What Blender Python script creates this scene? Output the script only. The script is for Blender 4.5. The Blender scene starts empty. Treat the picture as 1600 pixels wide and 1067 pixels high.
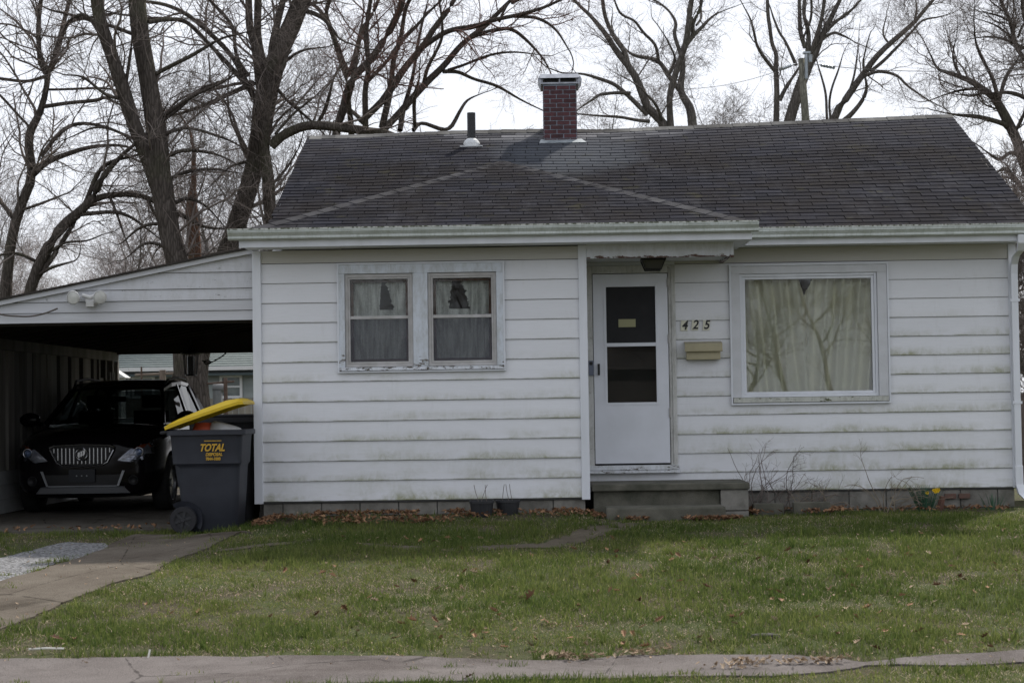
import bpy, bmesh, math, random
import numpy as np
from mathutils import Matrix, Vector, noise as mnoise
R = math.radians
random.seed(7); rng = np.random.default_rng(7)
sc = bpy.context.scene
COL = sc.collection

# ------------------------------------------------------------------ camera
F = 2894.0; EYE = np.array([0.0, -20.1, 1.17])
cam_m = Matrix.Rotation(math.atan(50 / F), 4, 'Z') @ Matrix.Rotation(math.pi / 2 + math.atan(99 / F), 4, 'X') @ Matrix.Rotation(-0.015, 4, 'Z')
cam_d = bpy.data.cameras.new('camera'); cam = bpy.data.objects.new('camera', cam_d); COL.objects.link(cam)
cam.matrix_world = Matrix.Translation(Vector(EYE)) @ cam_m
cam_d.lens = 36 * F / 1600; cam_d.sensor_width = 36; cam_d.clip_end = 2000; cam_d.clip_start = .1
cam_d.dof.use_dof = True; cam_d.dof.focus_distance = 19.6; cam_d.dof.aperture_fstop = 6.3
sc.camera = cam
CR = np.array(cam_m.to_3x3())
def at(px, py, Y):
    d = CR @ np.array([(px - 800) / F, -(py - 533.5) / F, -1.0])
    return EYE + d * ((Y - EYE[1]) / d[1])

# ------------------------------------------------------------------ world, sun, exposure
SUN_EL, SUN_AZ = 47, 28            # sun behind the house, a little to the right
w = bpy.data.worlds.new('World'); sc.world = w; w.use_nodes = True
nt = w.node_tree; nt.nodes.clear()
sky = nt.nodes.new('ShaderNodeTexSky'); sky.sky_type = 'NISHITA'; sky.sun_disc = False
sky.sun_elevation = R(SUN_EL); sky.sun_rotation = R(SUN_AZ); sky.dust_density = 3
tc = nt.nodes.new('ShaderNodeTexCoord')
mp = nt.nodes.new('ShaderNodeMapping'); mp.inputs['Scale'].default_value = (1, 1, 3)
nz = nt.nodes.new('ShaderNodeTexNoise'); nz.inputs['Scale'].default_value = 2.2; nz.inputs['Detail'].default_value = 6
rp = nt.nodes.new('ShaderNodeMapRange'); rp.inputs[1].default_value = .35; rp.inputs[2].default_value = .62
rp.inputs[3].default_value = .70; rp.inputs[4].default_value = .97
b1 = nt.nodes.new('ShaderNodeBackground'); b1.inputs[1].default_value = .09
b2 = nt.nodes.new('ShaderNodeBackground'); b2.inputs[0].default_value = (.885, .915, .985, 1); b2.inputs[1].default_value = 1.0
mx = nt.nodes.new('ShaderNodeMixShader'); ow = nt.nodes.new('ShaderNodeOutputWorld')
L = nt.links.new
L(tc.outputs['Generated'], mp.inputs[0]); L(mp.outputs[0], nz.inputs[0]); L(nz.outputs[0], rp.inputs[0])
L(sky.outputs[0], b1.inputs[0]); L(rp.outputs[0], mx.inputs[0]); L(b1.outputs[0], mx.inputs[1]); L(b2.outputs[0], mx.inputs[2]); L(mx.outputs[0], ow.inputs[0])
sd = bpy.data.lights.new('sun', 'SUN'); sd.energy = 4.2; sd.angle = R(2.2); sd.color = (1, .95, .87)
sun = bpy.data.objects.new('sun', sd); COL.objects.link(sun)
sv = Vector((math.sin(R(SUN_AZ)) * math.cos(R(SUN_EL)), math.cos(R(SUN_AZ)) * math.cos(R(SUN_EL)), math.sin(R(SUN_EL))))
sun.rotation_euler = sv.to_track_quat('Z', 'Y').to_euler()
sc.view_settings.view_transform = 'Standard'; sc.view_settings.look = 'None'
sc.view_settings.exposure = 0.26; sc.view_settings.gamma = 1; sc.view_settings.use_curve_mapping = False
sc.cycles.use_denoising = True
sc.cycles.max_bounces = 8; sc.cycles.transparent_max_bounces = 24; sc.cycles.caustics_reflective = False; sc.cycles.caustics_refractive = False

# ------------------------------------------------------------------ node helpers
class NT:
    def __init__(s, name):
        s.m = bpy.data.materials.new(name); s.m.use_nodes = True; s.t = s.m.node_tree; s.t.nodes.clear()
        s.out = s.t.nodes.new('ShaderNodeOutputMaterial')
    def n(s, typ, ins=None, **kw):
        nd = s.t.nodes.new('ShaderNode' + typ)
        for k, v in kw.items(): setattr(nd, k, v)
        for k, v in (ins or {}).items():
            if isinstance(v, bpy.types.NodeSocket): s.t.links.new(v, nd.inputs[k])
            else: nd.inputs[k].default_value = v
        return nd
    def math(s, op, a, b=0.0, c=None, clamp=False):
        i = {0: a, 1: b}
        if c is not None: i[2] = c
        return s.n('Math', i, operation=op, use_clamp=clamp).outputs[0]
    def pos(s, sc_=(1, 1, 1)):
        g = s.n('NewGeometry').outputs['Position']
        return s.n('Mapping', {0: g, 3: sc_}).outputs[0]
    def noise(s, scale, det=4, rough=.55, stretch=(1, 1, 1), dist=0):
        return s.n('TexNoise', {'Vector': s.pos(stretch), 'Scale': scale, 'Detail': det, 'Roughness': rough, 'Distortion': dist}).outputs[0]
    def rng(s, f, a, b, lo=0.0, hi=1.0, smooth=False):
        return s.n('MapRange', {0: f, 1: a, 2: b, 3: lo, 4: hi}, interpolation_type='SMOOTHSTEP' if smooth else 'LINEAR').outputs[0]
    def mix(s, f, a, b, bt='MIX'):
        nd = s.n('Mix', data_type='RGBA', blend_type=bt)
        for k, v in ((0, f), (6, a), (7, b)):
            if isinstance(v, bpy.types.NodeSocket): s.t.links.new(v, nd.inputs[k])
            else: nd.inputs[k].default_value = v if not isinstance(v, tuple) else (tuple(v) + (1,))[:4]
        return nd.outputs[2]
    def rand(s):
        a = s.n('ObjectInfo').outputs['Random']; b = s.n('NewGeometry').outputs['Random Per Island']
        return s.math('FRACT', s.math('ADD', a, b))
    def vary(s, c, amt):
        f = s.math('ADD', s.math('MULTIPLY', s.rand(), 2 * amt), 1 - amt)
        cc = s.n('CombineXYZ', {0: f, 1: f, 2: f}).outputs[0]
        return s.mix(1.0, c, cc, 'MULTIPLY')
    def bsdf(s, col, rough=.7, bump=None, bd=.01, bs=.5, metal=0, spec=.5, **kw):
        ins = {'Base Color': col if isinstance(col, bpy.types.NodeSocket) else tuple(col) + (1,), 'Roughness': rough, 'Metallic': metal, 'Specular IOR Level': spec}
        ins.update(kw)
        if bump is not None:
            ins['Normal'] = s.n('Bump', {'Strength': bs, 'Distance': bd, 'Height': bump}).outputs[0]
        b = s.n('BsdfPrincipled', ins).outputs[0]
        s.t.links.new(b, s.out.inputs[0]); return b
    def done(s, sh=None):
        if sh is not None: s.t.links.new(sh, s.out.inputs[0])
        return s.m
def M(name, c1, c2=None, rough=.7, sc=6, det=5, bump=0, bsc=40, stretch=(1, 1, 1), metal=0, spec=.4, rnd=0, lo=.35, hi=.65, bd=.01):
    t = NT(name); c = tuple(c1)
    if c2: c = t.mix(t.rng(t.noise(sc, det, stretch=stretch), lo, hi), tuple(c1), tuple(c2))
    elif rnd: c = t.mix(0.0, tuple(c1), tuple(c1))
    if rnd: c = t.vary(c, rnd)
    t.bsdf(c, rough, t.noise(bsc, 5, stretch=stretch) if bump else None, bd=bd, bs=bump, metal=metal, spec=spec)
    return t.done()

# siding: off-white vinyl, algae gathers above each lap, more on the lower boards
def siding(name, base, grime=1.0, z0=.209, top=1.7):
    t = NT(name)
    p = t.n('SeparateXYZ', {0: t.n('NewGeometry').outputs['Position']})
    fr = t.math('FRACT', t.math('DIVIDE', t.math('SUBTRACT', p.outputs[2], z0), .2051))
    low = t.rng(fr, .0, .62, 1, 0, True)
    n1 = t.rng(t.noise(1.1, 5, .6, (1, 1, 3), .2), .40, .68)
    n2 = t.rng(t.noise(7, 7, .72, (1.6, 1, 1.0), .6), .28, .72)
    h = t.rng(p.outputs[2], top - .5, top + .35, 1, .12, True)
    h2 = t.rng(p.outputs[2], .2, 1.1, .55, 0)
    f = t.math('MULTIPLY', t.math('MULTIPLY', t.math('ADD', t.math('MULTIPLY', low, n1), t.math('MULTIPLY', n1, h2)), n2), h)
    f = t.math('MULTIPLY', f, 1.25 * grime, clamp=True)
    edge = t.math('MULTIPLY', t.rng(fr, .0, .07, 1, 0), t.rng(t.noise(3, 6, .7, (1, 1, .2)), .42, .62))
    edge = t.math('MULTIPLY', edge, t.rng(p.outputs[2], 1.7, 2.3, .8 * grime, .1))
    c = t.mix(t.noise(2.2, 5, .6), base, tuple(v * .93 for v in base))
    c = t.mix(t.rng(t.noise(60, 3, .6, (.12, 1, 1)), .3, .75, 0, .12), c, (.42, .43, .42))
    c = t.mix(f, c, t.mix(t.noise(5, 3), (.30, .32, .20), (.36, .35, .29)))
    c = t.mix(edge, c, (.15, .17, .06))
    c = t.mix(t.math('MULTIPLY', t.rng(t.noise(1.1, 8, .8, (5, 5, 1)), .55, .8), .25 * grime), c, (.33, .33, .30))
    c = t.vary(c, .035)
    t.bsdf(c, .5, t.noise(90, 4, .6, (.08, 1, 1)), bd=.003, bs=.35, spec=.35)
    return t.done()
# old painted wood: paint flakes off where the noise is high and low down
def peeling(name, base, under, amt, zr=None, dirt=.3):
    t = NT(name)
    p = t.n('SeparateXYZ', {0: t.n('NewGeometry').outputs['Position']})
    n = t.noise(9, 8, .75, (1, 1, 2.2))
    if zr: n = t.math('ADD', n, t.rng(p.outputs[2], zr[0], zr[1], .2, -.14))
    f = t.rng(n, .70 - amt, .715 - amt)
    d = t.rng(t.noise(12, 8, .8, (1, 1, .35)), .44, .68, 0, dirt)
    c = t.mix(d, base, (.30, .30, .27)); c = t.mix(f, c, t.mix(t.noise(30), under, tuple(v * .5 for v in under)))
    t.bsdf(c, .65, t.math('SUBTRACT', t.noise(70, 4, .6, (.1, 1, 1)), t.math('MULTIPLY', f, 1.5)), bd=.004, bs=.5, spec=.3)
    return t.done()
def glass(name, tint=(.95, .97, .96), refl=1.0):
    t = NT(name)
    fr = t.n('Fresnel', {'IOR': 1.5}).outputs[0]
    wav = t.n('Bump', {'Strength': .03, 'Distance': .01, 'Height': t.noise(1.5, 2)}).outputs[0]
    g = t.n('BsdfGlossy', {'Color': (1, 1, 1, 1), 'Roughness': .01, 'Normal': wav}).outputs[0]
    tr = t.n('BsdfTransparent', {'Color': tint + (1,)}).outputs[0]
    f = t.math('MULTIPLY', fr, .8 * refl, clamp=True)
    return t.done(t.n('MixShader', {0: f, 1: tr, 2: g}).outputs[0])
def shingle_mat(name, c1=(.0095, .0099, .0142), c2=(.0225, .0235, .0325), patch=True):
    t = NT(name)
    p = t.n('SeparateXYZ', {0: t.n('NewGeometry').outputs['Position']})
    r = t.rand()
    c = t.mix(r, c1, c2)
    c = t.mix(t.rng(t.noise(1.1, 6, .65, (1, 1, 1)), .40, .62, 0, .75), c, (.016, .0135, .0135)); c = t.mix(t.rng(t.noise(2.1, 7, .7, (1.6, .7, 1)), .52, .7, 0, .5), c, (.055, .055, .062))
    c = t.mix(t.rng(t.noise(220, 3), .5, .75, 0, .3), c, (.05, .05, .056))
    if patch:
        def blob(cx, cy, rx, ry):
            a = t.math('POWER', t.math('DIVIDE', t.math('SUBTRACT', p.outputs[0], cx), rx), 2)
            b = t.math('POWER', t.math('DIVIDE', t.math('SUBTRACT', p.outputs[1], cy), ry), 2)
            d = t.math('ADD', t.math('ADD', a, b), t.math('MULTIPLY', t.noise(2.5, 5), 1.1))
            return t.rng(d, .75, 1.7, 1, 0)
        c = t.mix(t.math('MULTIPLY', blob(.3, 2.65, 1.0, 1.1), .55), c, (.10, .11, .125))
        c = t.mix(t.math('MULTIPLY', blob(.1, 3.45, 1.9, .4), t.rng(r, .3, .8, .1, .9)), c, (.20, .20, .21))
        c = t.mix(t.rng(p.outputs[1], 2.2, 3.6, 0, .30), c, (.085, .085, .10))
        c = t.mix(t.math('MULTIPLY', t.rng(t.noise(3.5, 7, .7, (1, 1, 1)), .58, .72), .6), c, (.05, .047, .025))
    t.bsdf(c, .95, t.noise(260, 2), bd=.003, bs=.6, spec=.03)
    return t.done()
def brick_mat():
    t = NT('maroon_brick')
    c = t.mix(t.rng(t.noise(25, 5), .3, .7), (.095, .031, .036), (.045, .018, .022)); c = t.vary(c, .35); c = t.mix(t.rng(t.noise(7, 6, .7), .45, .7, 0, .5), c, (.035, .022, .022))
    t.bsdf(c, .6, t.noise(160, 4), bd=.003, bs=.4, spec=.3); return t.done()
def bark(name, c1, c2, rough=.95):
    t = NT(name)
    v = t.n('TexVoronoi', {'Vector': t.pos((1, 1, .18)), 'Scale': 22}, feature='DISTANCE_TO_EDGE').outputs[0]
    n = t.noise(7, 6, .65, (1, 1, .3))
    c = t.mix(t.rng(n, .35, .65), c1, c2); c = t.mix(t.rng(v, 0, .18, .65, 0), c, tuple(x * .35 for x in c1))
    c = t.mix(t.rng(t.noise(1.3, 4), .55, .75, 0, .35), c, (.10, .11, .06))
    t.bsdf(c, rough, v, bd=.05, bs=.9, spec=.02); return t.done()
def concrete(name, c1, c2, dark, sc_=3, agg=.5):
    t = NT(name)
    c = t.mix(t.rng(t.noise(sc_, 7, .65), .35, .65), c1, c2)
    c = t.mix(t.rng(t.noise(sc_ * .45, 6, .7, dist=.6), .5, .66, 0, .75), c, dark)
    c = t.mix(t.rng(t.noise(150, 4, .7), .52, .66, 0, agg), c, tuple(v * 1.7 for v in c1))
    c = t.mix(t.rng(t.noise(90, 4, .7), .56, .7, 0, agg * 1.4), c, tuple(v * .3 for v in c1))
    cr = t.n('TexVoronoi', {'Vector': t.pos((1, .7, 1)), 'Scale': .9}, feature='DISTANCE_TO_EDGE').outputs[0]
    cr = t.math('ADD', cr, t.math('MULTIPLY', t.noise(6, 5), .05))
    c = t.mix(t.rng(cr, .026, .032, .7, 0), c, tuple(v * .3 for v in c1))
    t.bsdf(c, .96, t.noise(70, 6, .75), bd=.012, bs=.8, spec=.04); return t.done()

WHITE = siding('vinyl_siding', (.70, .71, .745))
WHITE_R = siding('vinyl_siding_weathered', (.70, .71, .745), 1.25, top=2.0)
FRIEZE = M('frieze_paint', (.50, .49, .455), (.44, .43, .40), .6, 3, bump=.2, bsc=60, stretch=(.1, 1, 1))
TRIM = M('white_trim', (.68, .70, .75), (.60, .62, .66), .5, 5, bump=.15, bsc=50, stretch=(1, 1, .15))
CASING = peeling('casing_paint', (.58, .62, .68), (.20, .18, .155), .045, (1.55, 1.90), .6)
SILLP = peeling('sill_paint', (.68, .71, .77), (.13, .115, .095), .17, dirt=.5)
BEAM = peeling('beam_paint', (.62, .64, .69), (.15, .085, .07), .035, (2.675, 2.735), .35)
ALU = M('dull_aluminium', (.46, .45, .45), (.36, .35, .34), .45, 9, bump=.1)
def gutter_mat():
    t = NT('gutter_enamel')
    c = t.mix(t.rng(t.noise(5, 7, .75, (1, 1, .5)), .38, .68), (.56, .60, .59), (.40, .43, .40))
    c = t.mix(t.rng(t.noise(26, 6, .8, (1, 1, .08)), .5, .7, 0, .55), c, (.22, .25, .19))
    t.bsdf(c, .45, t.noise(40, 4), bd=.002, bs=.2); return t.done()
GUT = gutter_mat()
GUTRIM = M('gutter_rim', (.55, .56, .52), (.12, .13, .09), .6, 30, stretch=(1, 1, .5), lo=.45, hi=.58)
DARKW = M('dark_void', (.02, .02, .02))
SHEATH = M('sheathing', (.08, .08, .08))
CMU = M('cinder_block', (.215, .205, .185), (.13, .125, .11), .95, 8, bump=.8, bsc=120, rnd=.12, bd=.006)
MORTAR = M('mortar', (.13, .13, .12), (.09, .09, .08), .95, 30, bump=.6, bsc=120)
STEPC = M('step_concrete', (.135, .128, .105), (.055, .056, .042), .95, 5, bump=.9, bsc=110, lo=.3, hi=.7, bd=.008)
SHING = shingle_mat('asphalt_shingle')
CAPM = shingle_mat('ridge_cap_shingle', (.045, .045, .049), (.075, .075, .08), False)
RIDGEM = shingle_mat('main_ridge_cap', (.12, .12, .118), (.19, .187, .18), False)
BRICK = brick_mat(); JOINT = M('blue_grey_joint', (.34, .41, .48), (.27, .32, .38), .9, 20)
GLASS = glass('window_glass', refl=.7); GLASSP = glass('picture_glass', refl=1.4); GLASSD = glass('door_glass', (.75, .78, .78), .8)
BLACK = M('black_paint', (.012, .012, .013), rough=.4)
BLACKP = M('black_plastic', (.016, .017, .02), (.024, .025, .028), .55, 8, bump=.2, bsc=90)
METAL = M('galvanised', (.38, .41, .44), (.26, .29, .31), .4, 6, metal=.6)
DOORW = M('door_enamel', (.68, .70, .76), (.62, .64, .69), .35, 3)
JAMB = peeling('jamb_paint', (.55, .55, .54), (.22, .20, .17), .07, dirt=.75)

# ------------------------------------------------------------------ object helpers
def tag(o, label=None, cat=None, group=None, kind=None):
    for k, v in (('label', label), ('category', cat), ('group', group), ('kind', kind)):
        if v: o[k] = v
    return o
def empty(name, loc, label=None, cat=None, group=None, rz=0):
    o = bpy.data.objects.new(name, None); COL.objects.link(o); o.location = loc; o.rotation_euler[2] = rz
    o.empty_display_size = .1
    o['_l'] = tuple(loc)
    return tag(o, label, cat, group)
def wloc(o):
    v = Vector((0, 0, 0))
    while o is not None: v = v + o.location; o = o.parent
    return v
def link(name, me, m=None, parent=None, loc=None, rot=None):
    o = bpy.data.objects.new(name, me); COL.objects.link(o)
    if m and not me.materials: me.materials.append(m)
    if parent: o.parent = parent
    if loc is not None: o.location = Vector(loc)
    if rot is not None: o.rotation_euler = rot
    return o
def np_mesh(name, V, Fq, smooth=False):
    me = bpy.data.meshes.new(name); V = np.asarray(V, dtype=np.float32); Fq = np.asarray(Fq, dtype=np.int32)
    k = Fq.shape[1]; me.vertices.add(len(V)); me.vertices.foreach_set('co', V.ravel())
    me.loops.add(Fq.size); me.loops.foreach_set('vertex_index', Fq.ravel())
    me.polygons.add(len(Fq)); me.polygons.foreach_set('loop_start', np.arange(0, Fq.size, k, dtype=np.int32))
    me.polygons.foreach_set('loop_total', np.full(len(Fq), k, dtype=np.int32))
    if smooth: me.polygons.foreach_set('use_smooth', np.ones(len(Fq), dtype=bool))
    me.update(calc_edges=True); return me
class MB:
    def __init__(s): s.v = []; s.f = []
    def add(s, vs, fs):
        b = len(s.v); s.v += [tuple(map(float, p)) for p in vs]; s.f += [tuple(b + i for i in q) for q in fs]; return s
    def box(s, x0, x1, y0, y1, z0, z1):
        return s.add([(x0, y0, z0), (x1, y0, z0), (x1, y1, z0), (x0, y1, z0), (x0, y0, z1), (x1, y0, z1), (x1, y1, z1), (x0, y1, z1)],
                     [(0, 3, 2, 1), (4, 5, 6, 7), (0, 1, 5, 4), (1, 2, 6, 5), (2, 3, 7, 6), (3, 0, 4, 7)])
    def prism(s, poly, vec):      # poly of 3-D points, extruded by vec
        n = len(poly); v = np.array(vec); P = [np.array(p, float) for p in poly]
        return s.add(P + [p + v for p in P], [tuple(range(n))[::-1], tuple(range(n, 2 * n))] + [(i, (i + 1) % n, n + (i + 1) % n, n + i) for i in range(n)])
    def rect(s, x0, x1, z0, z1, y):
        return s.add([(x0, y, z0), (x1, y, z0), (x1, y, z1), (x0, y, z1)], [(0, 1, 2, 3)])
    def frame(s, x0, x1, z0, z1, w, y0, y1):   # rectangular ring, pieces butted
        wl = w if isinstance(w, (tuple, list)) else (w, w, w, w)   # l r b t
        s.box(x0, x0 + wl[0], y0, y1, z0, z1); s.box(x1 - wl[1], x1, y0, y1, z0, z1)
        s.box(x0 + wl[0], x1 - wl[1], y0, y1, z0, z0 + wl[2]); s.box(x0 + wl[0], x1 - wl[1], y0, y1, z1 - wl[3], z1); return s
    def tube(s, pts, rad, n=8, cap=True):
        P = [Vector(p) for p in pts]; rad = [rad] * len(P) if not hasattr(rad, '__len__') else rad; rings = []
        ref = Vector((.13, .21, .97)).normalized(); T0 = (P[-1] - P[0]).normalized()
        if abs(T0.dot(ref)) > .8: ref = Vector((.9, .37, .1)).normalized()
        for i, p in enumerate(P):
            t = (P[min(i + 1, len(P) - 1)] - P[max(i - 1, 0)]).normalized(); u = t.cross(ref).normalized(); v = t.cross(u)
            rings.append([p + (u * math.cos(a) + v * math.sin(a)) * rad[i] for a in [2 * math.pi * k / n for k in range(n)]])
        vs = [q for r_ in rings for q in r_]; fs = []
        for i in range(len(P) - 1):
            for k in range(n): fs.append((i * n + k, i * n + (k + 1) % n, (i + 1) * n + (k + 1) % n, (i + 1) * n + k))
        if cap: fs += [tuple(range(n))[::-1], tuple(range((len(P) - 1) * n, len(P) * n))]
        return s.add(vs, fs)
    def cyl(s, c, axis, r0, r1, h, n=20):
        c = Vector(c); a = Vector(axis).normalized(); return s.tube([c, c + a * h], [r0, r1], n)
    def lathe(s, c, prof, n=24, axis='Z'):     # prof (r,h)
        vs = []; fs = []
        for r_, h in prof:
            for k in range(n):
                a = 2 * math.pi * k / n
                vs.append((c[0] + r_ * math.cos(a), c[1] + r_ * math.sin(a), c[2] + h) if axis == 'Z' else (c[0] + r_ * math.cos(a), c[1] + h, c[2] + r_ * math.sin(a)) if axis == 'Y' else (c[0] + h, c[1] + r_ * math.cos(a), c[2] + r_ * math.sin(a)))
        for i in range(len(prof) - 1):
            for k in range(n): fs.append((i * n + k, i * n + (k + 1) % n, (i + 1) * n + (k + 1) % n, (i + 1) * n + k))
        return s.add(vs, fs)
    def mesh(s, name, org=(0, 0, 0), smooth=False, bevel=0, fix=True):
        me = bpy.data.meshes.new(name); me.from_pydata([(a - org[0], b - org[1], c - org[2]) for a, b, c in s.v], [], s.f)
        if fix or bevel:
            bm = bmesh.new(); bm.from_mesh(me)
            if fix: bmesh.ops.recalc_face_normals(bm, faces=bm.faces)
            if bevel:
                bmesh.ops.bevel(bm, geom=[e for e in bm.edges if e.is_manifold and e.calc_face_angle(0) > .5], offset=bevel, segments=2, affect='EDGES', profile=.6, clamp_overlap=True)
            bm.to_mesh(me); bm.free()
        if smooth: me.polygons.foreach_set('use_smooth', np.ones(len(me.polygons), dtype=bool))
        me.update(); return me
    def build(s, name, m, parent=None, smooth=False, bevel=0, **tg):
        if parent is not None: org = wloc(parent); lo = (0, 0, 0)
        else:
            A = np.array(s.v); org = Vector(((A[:, 0].min() + A[:, 0].max()) / 2, (A[:, 1].min() + A[:, 1].max()) / 2, A[:, 2].min())); lo = org
        o = link(name, s.mesh(name, org, smooth, bevel), m, parent, lo)
        return tag(o, **tg)
def curve_pts(pts, n):      # Catmull-Rom resample of (x,y,z,r)
    P = np.array(pts, float); P = np.vstack([2 * P[0] - P[1], P, 2 * P[-1] - P[-2]]); m = len(P) - 3
    out = []
    for t in np.linspace(0, m - 1e-6, n):
        i = int(t); u = t - i; a, b, c, d = P[i:i + 4]
        out.append(.5 * ((2 * b) + (-a + c) * u + (2 * a - 5 * b + 4 * c - d) * u * u + (-a + 3 * b - 3 * c + d) * u ** 3))
    return np.array(out)

# ------------------------------------------------------------------ terrain
def sst(a, b, v):
    t = np.clip((v - a) / (b - a), 0, 1); return t * t * (3 - 2 * t)
def gz(x, y):
    x = np.asarray(x, float); y = np.asarray(y, float)
    z = -.43 * np.clip((-2.0 - y) / 6.4, 0, 1) - .02 * np.clip((-9.6 - y), 0, 3.5) - .02
    z = z - .055 * sst(-2.9, -3.5, x) * sst(-4.5, -2, y) * 1.0
    z = z + .075 * sst(-3.1, -2.6, x) * sst(.9, .2, x) * sst(-2.1, -1.1, y)
    z = z + .018 * np.sin(x * 1.7 + y) * np.sin(y * 1.3 - x * .6) * sst(-1.2, -2.2, y) * (y > -9)
    return z
def gp(px, py):
    z = 0.
    d = CR @ np.array([(px - 800) / F, -(py - 533.5) / F, -1.0])
    for _ in range(30):
        p = EYE + d * ((z - EYE[2]) / d[2]); z = float(gz(p[0], p[1]))
    return p
def pip(poly, X, Y):
    ins = np.zeros(X.shape, bool); n = len(poly)
    for i in range(n):
        x0, y0 = poly[i][:2]; x1, y1 = poly[(i + 1) % n][:2]
        if y0 == y1: continue
        c = ((y0 > Y) != (y1 > Y)) & (X < (x1 - x0) * (Y - y0) / (y1 - y0) + x0); ins ^= c
    return ins
def poly_px(pts): return [gp(*p)[:2] for p in pts]
def rough_poly(poly, step=.08, amp=.03, seed=0):
    out = []
    for i in range(len(poly)):
        a = np.array(poly[i]); b = np.array(poly[(i + 1) % len(poly)]); n = max(1, int(np.linalg.norm(b - a) / step))
        for k in range(n):
            p = a + (b - a) * k / n; v = mnoise.noise_vector(Vector((p[0] * 2.3, p[1] * 2.3, seed))) + .6 * mnoise.noise_vector(Vector((p[0] * 8, p[1] * 8, seed)))
            out.append((p[0] + v[0] * amp, p[1] + v[1] * amp))
    return out
def sheet(name, poly, m, lift, thick=0, **tg):     # polygon draped over the terrain
    bm = bmesh.new(); vs = [bm.verts.new((p[0], p[1], 0)) for p in poly]; f = bm.faces.new(vs)
    if f.normal.z < 0: f.normal_flip()
    bmesh.ops.triangulate(bm, faces=[f])
    xs = [p[0] for p in poly]; ys = [p[1] for p in poly]
    for k in np.arange(math.floor(min(xs)), max(xs), .5): bmesh.ops.bisect_plane(bm, geom=bm.verts[:] + bm.edges[:] + bm.faces[:], plane_co=(k + .013, 0, 0), plane_no=(1, 0, 0))
    for k in np.arange(math.floor(min(ys)), max(ys), .5): bmesh.ops.bisect_plane(bm, geom=bm.verts[:] + bm.edges[:] + bm.faces[:], plane_co=(0, k + .017, 0), plane_no=(0, 1, 0))
    for v in bm.verts: v.co.z = float(gz(v.co.x, v.co.y)) + lift
    bm.normal_update()
    for f in bm.faces:
        if f.normal.z < 0: f.normal_flip()
    if thick:
        r_ = bmesh.ops.extrude_face_region(bm, geom=bm.faces[:])
        for v in [g for g in r_['geom'] if isinstance(g, bmesh.types.BMVert)]: v.co.z -= thick
        bmesh.ops.recalc_face_normals(bm, faces=bm.faces)
    me = bpy.data.meshes.new(name); bm.to_mesh(me); bm.free()
    return tag(link(name, me, m), kind='structure', **tg)

SIDEWALK = rough_poly(poly_px([(-500, 1040), (0, 1033), (300, 1028), (640, 1026), (700, 1031), (930, 1031), (1000, 1025), (1180, 1024), (1310, 1030), (1340, 1036), (1400, 1031), (1460, 1026), (1600, 1018), (1900, 1006),
    (1900, 1032), (1600, 1036), (1520, 1042), (1420, 1039), (1350, 1041), (1300, 1052), (1200, 1058), (1050, 1059), (900, 1063), (620, 1067), (300, 1074), (-500, 1084)]), amp=.05, seed=1)
DRIVE = rough_poly(poly_px([(215, 836), (395, 834), (378, 846), (335, 866), (255, 884), (225, 902), (135, 928), (95, 944), (62, 962), (0, 985), (-160, 1040), (-330, 1042), (-160, 965), (0, 912), (60, 893), (130, 872), (180, 850)]), amp=.05, seed=2)
GRAVEL = rough_poly(poly_px([(-150, 905), (0, 872), (60, 857), (110, 850), (165, 850), (172, 856), (140, 868), (95, 880), (45, 897), (0, 911), (-150, 958)]), amp=.07, seed=3)
PATH = rough_poly(poly_px([(325, 868), (500, 861), (700, 857), (850, 849), (925, 838), (952, 829), (1040, 826), (1132, 817), (1135, 826), (1050, 836), (965, 843), (885, 855), (700, 864), (500, 868), (345, 874)]), amp=.045, seed=4)

def ground_mat():
    t = NT('yard_soil')
    c = t.mix(t.rng(t.noise(5, 8, .75), .35, .65), (.060, .050, .034), (.105, .090, .060))
    c = t.mix(t.rng(t.noise(1.1, 6, .6), .40, .58), c, t.mix(t.noise(40, 5, .8), (.045, .068, .022), (.085, .090, .038)))
    c = t.mix(t.rng(t.noise(60, 5, .8), .55, .72, 0, .6), c, (.26, .23, .165))
    t.bsdf(c, .97, t.noise(30, 8, .8), bd=.03, bs=.9, spec=.1); return t.done()
GROUND = ground_mat()
gx = np.unique(np.concatenate([np.linspace(-150, -14, 18), np.linspace(-14, 12, 105), np.linspace(12, 150, 18)]))
gy = np.unique(np.concatenate([np.linspace(-120, -24, 12), np.linspace(-24, 14, 153), np.linspace(14, 260, 20)]))
XX, YY = np.meshgrid(gx, gy); ZZ = gz(XX, YY)
nx, ny = len(gx), len(gy); I = np.arange(nx * ny).reshape(ny, nx)
o = link('ground', np_mesh('ground', np.stack([XX, YY, ZZ], -1).reshape(-1, 3), np.stack([I[:-1, :-1], I[:-1, 1:], I[1:, 1:], I[1:, :-1]], -1).reshape(-1, 4), True), GROUND)
tag(o, kind='structure')
SIDEC = concrete('pavement_concrete', (.125, .111, .106), (.170, .153, .146), (.070, .059, .054), 2.2, .8)
DRIVEC = concrete('driveway_concrete', (.098, .083, .068), (.145, .127, .106), (.045, .038, .030), 2.4, .7)
PATHC = concrete('path_dirt_concrete', (.085, .072, .055), (.12, .105, .082), (.05, .045, .03), 3.0, .6)
sheet('sidewalk', SIDEWALK, SIDEC, .012, .05)
sheet('driveway', DRIVE, DRIVEC, .016, .05)
sheet('garden_path', PATH, PATHC, .006)
GRAVM = NT('pale_gravel')
_v = GRAVM.n('TexVoronoi', {'Vector': GRAVM.pos(), 'Scale': 42})
GRAVM.bsdf(GRAVM.mix(GRAVM.rng(_v.outputs['Color'], .1, .9), (.05, .05, .05), (.25, .25, .26)), .9, _v.outputs[0], bd=.02, bs=1.0); GRAVM = GRAVM.done()
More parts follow.
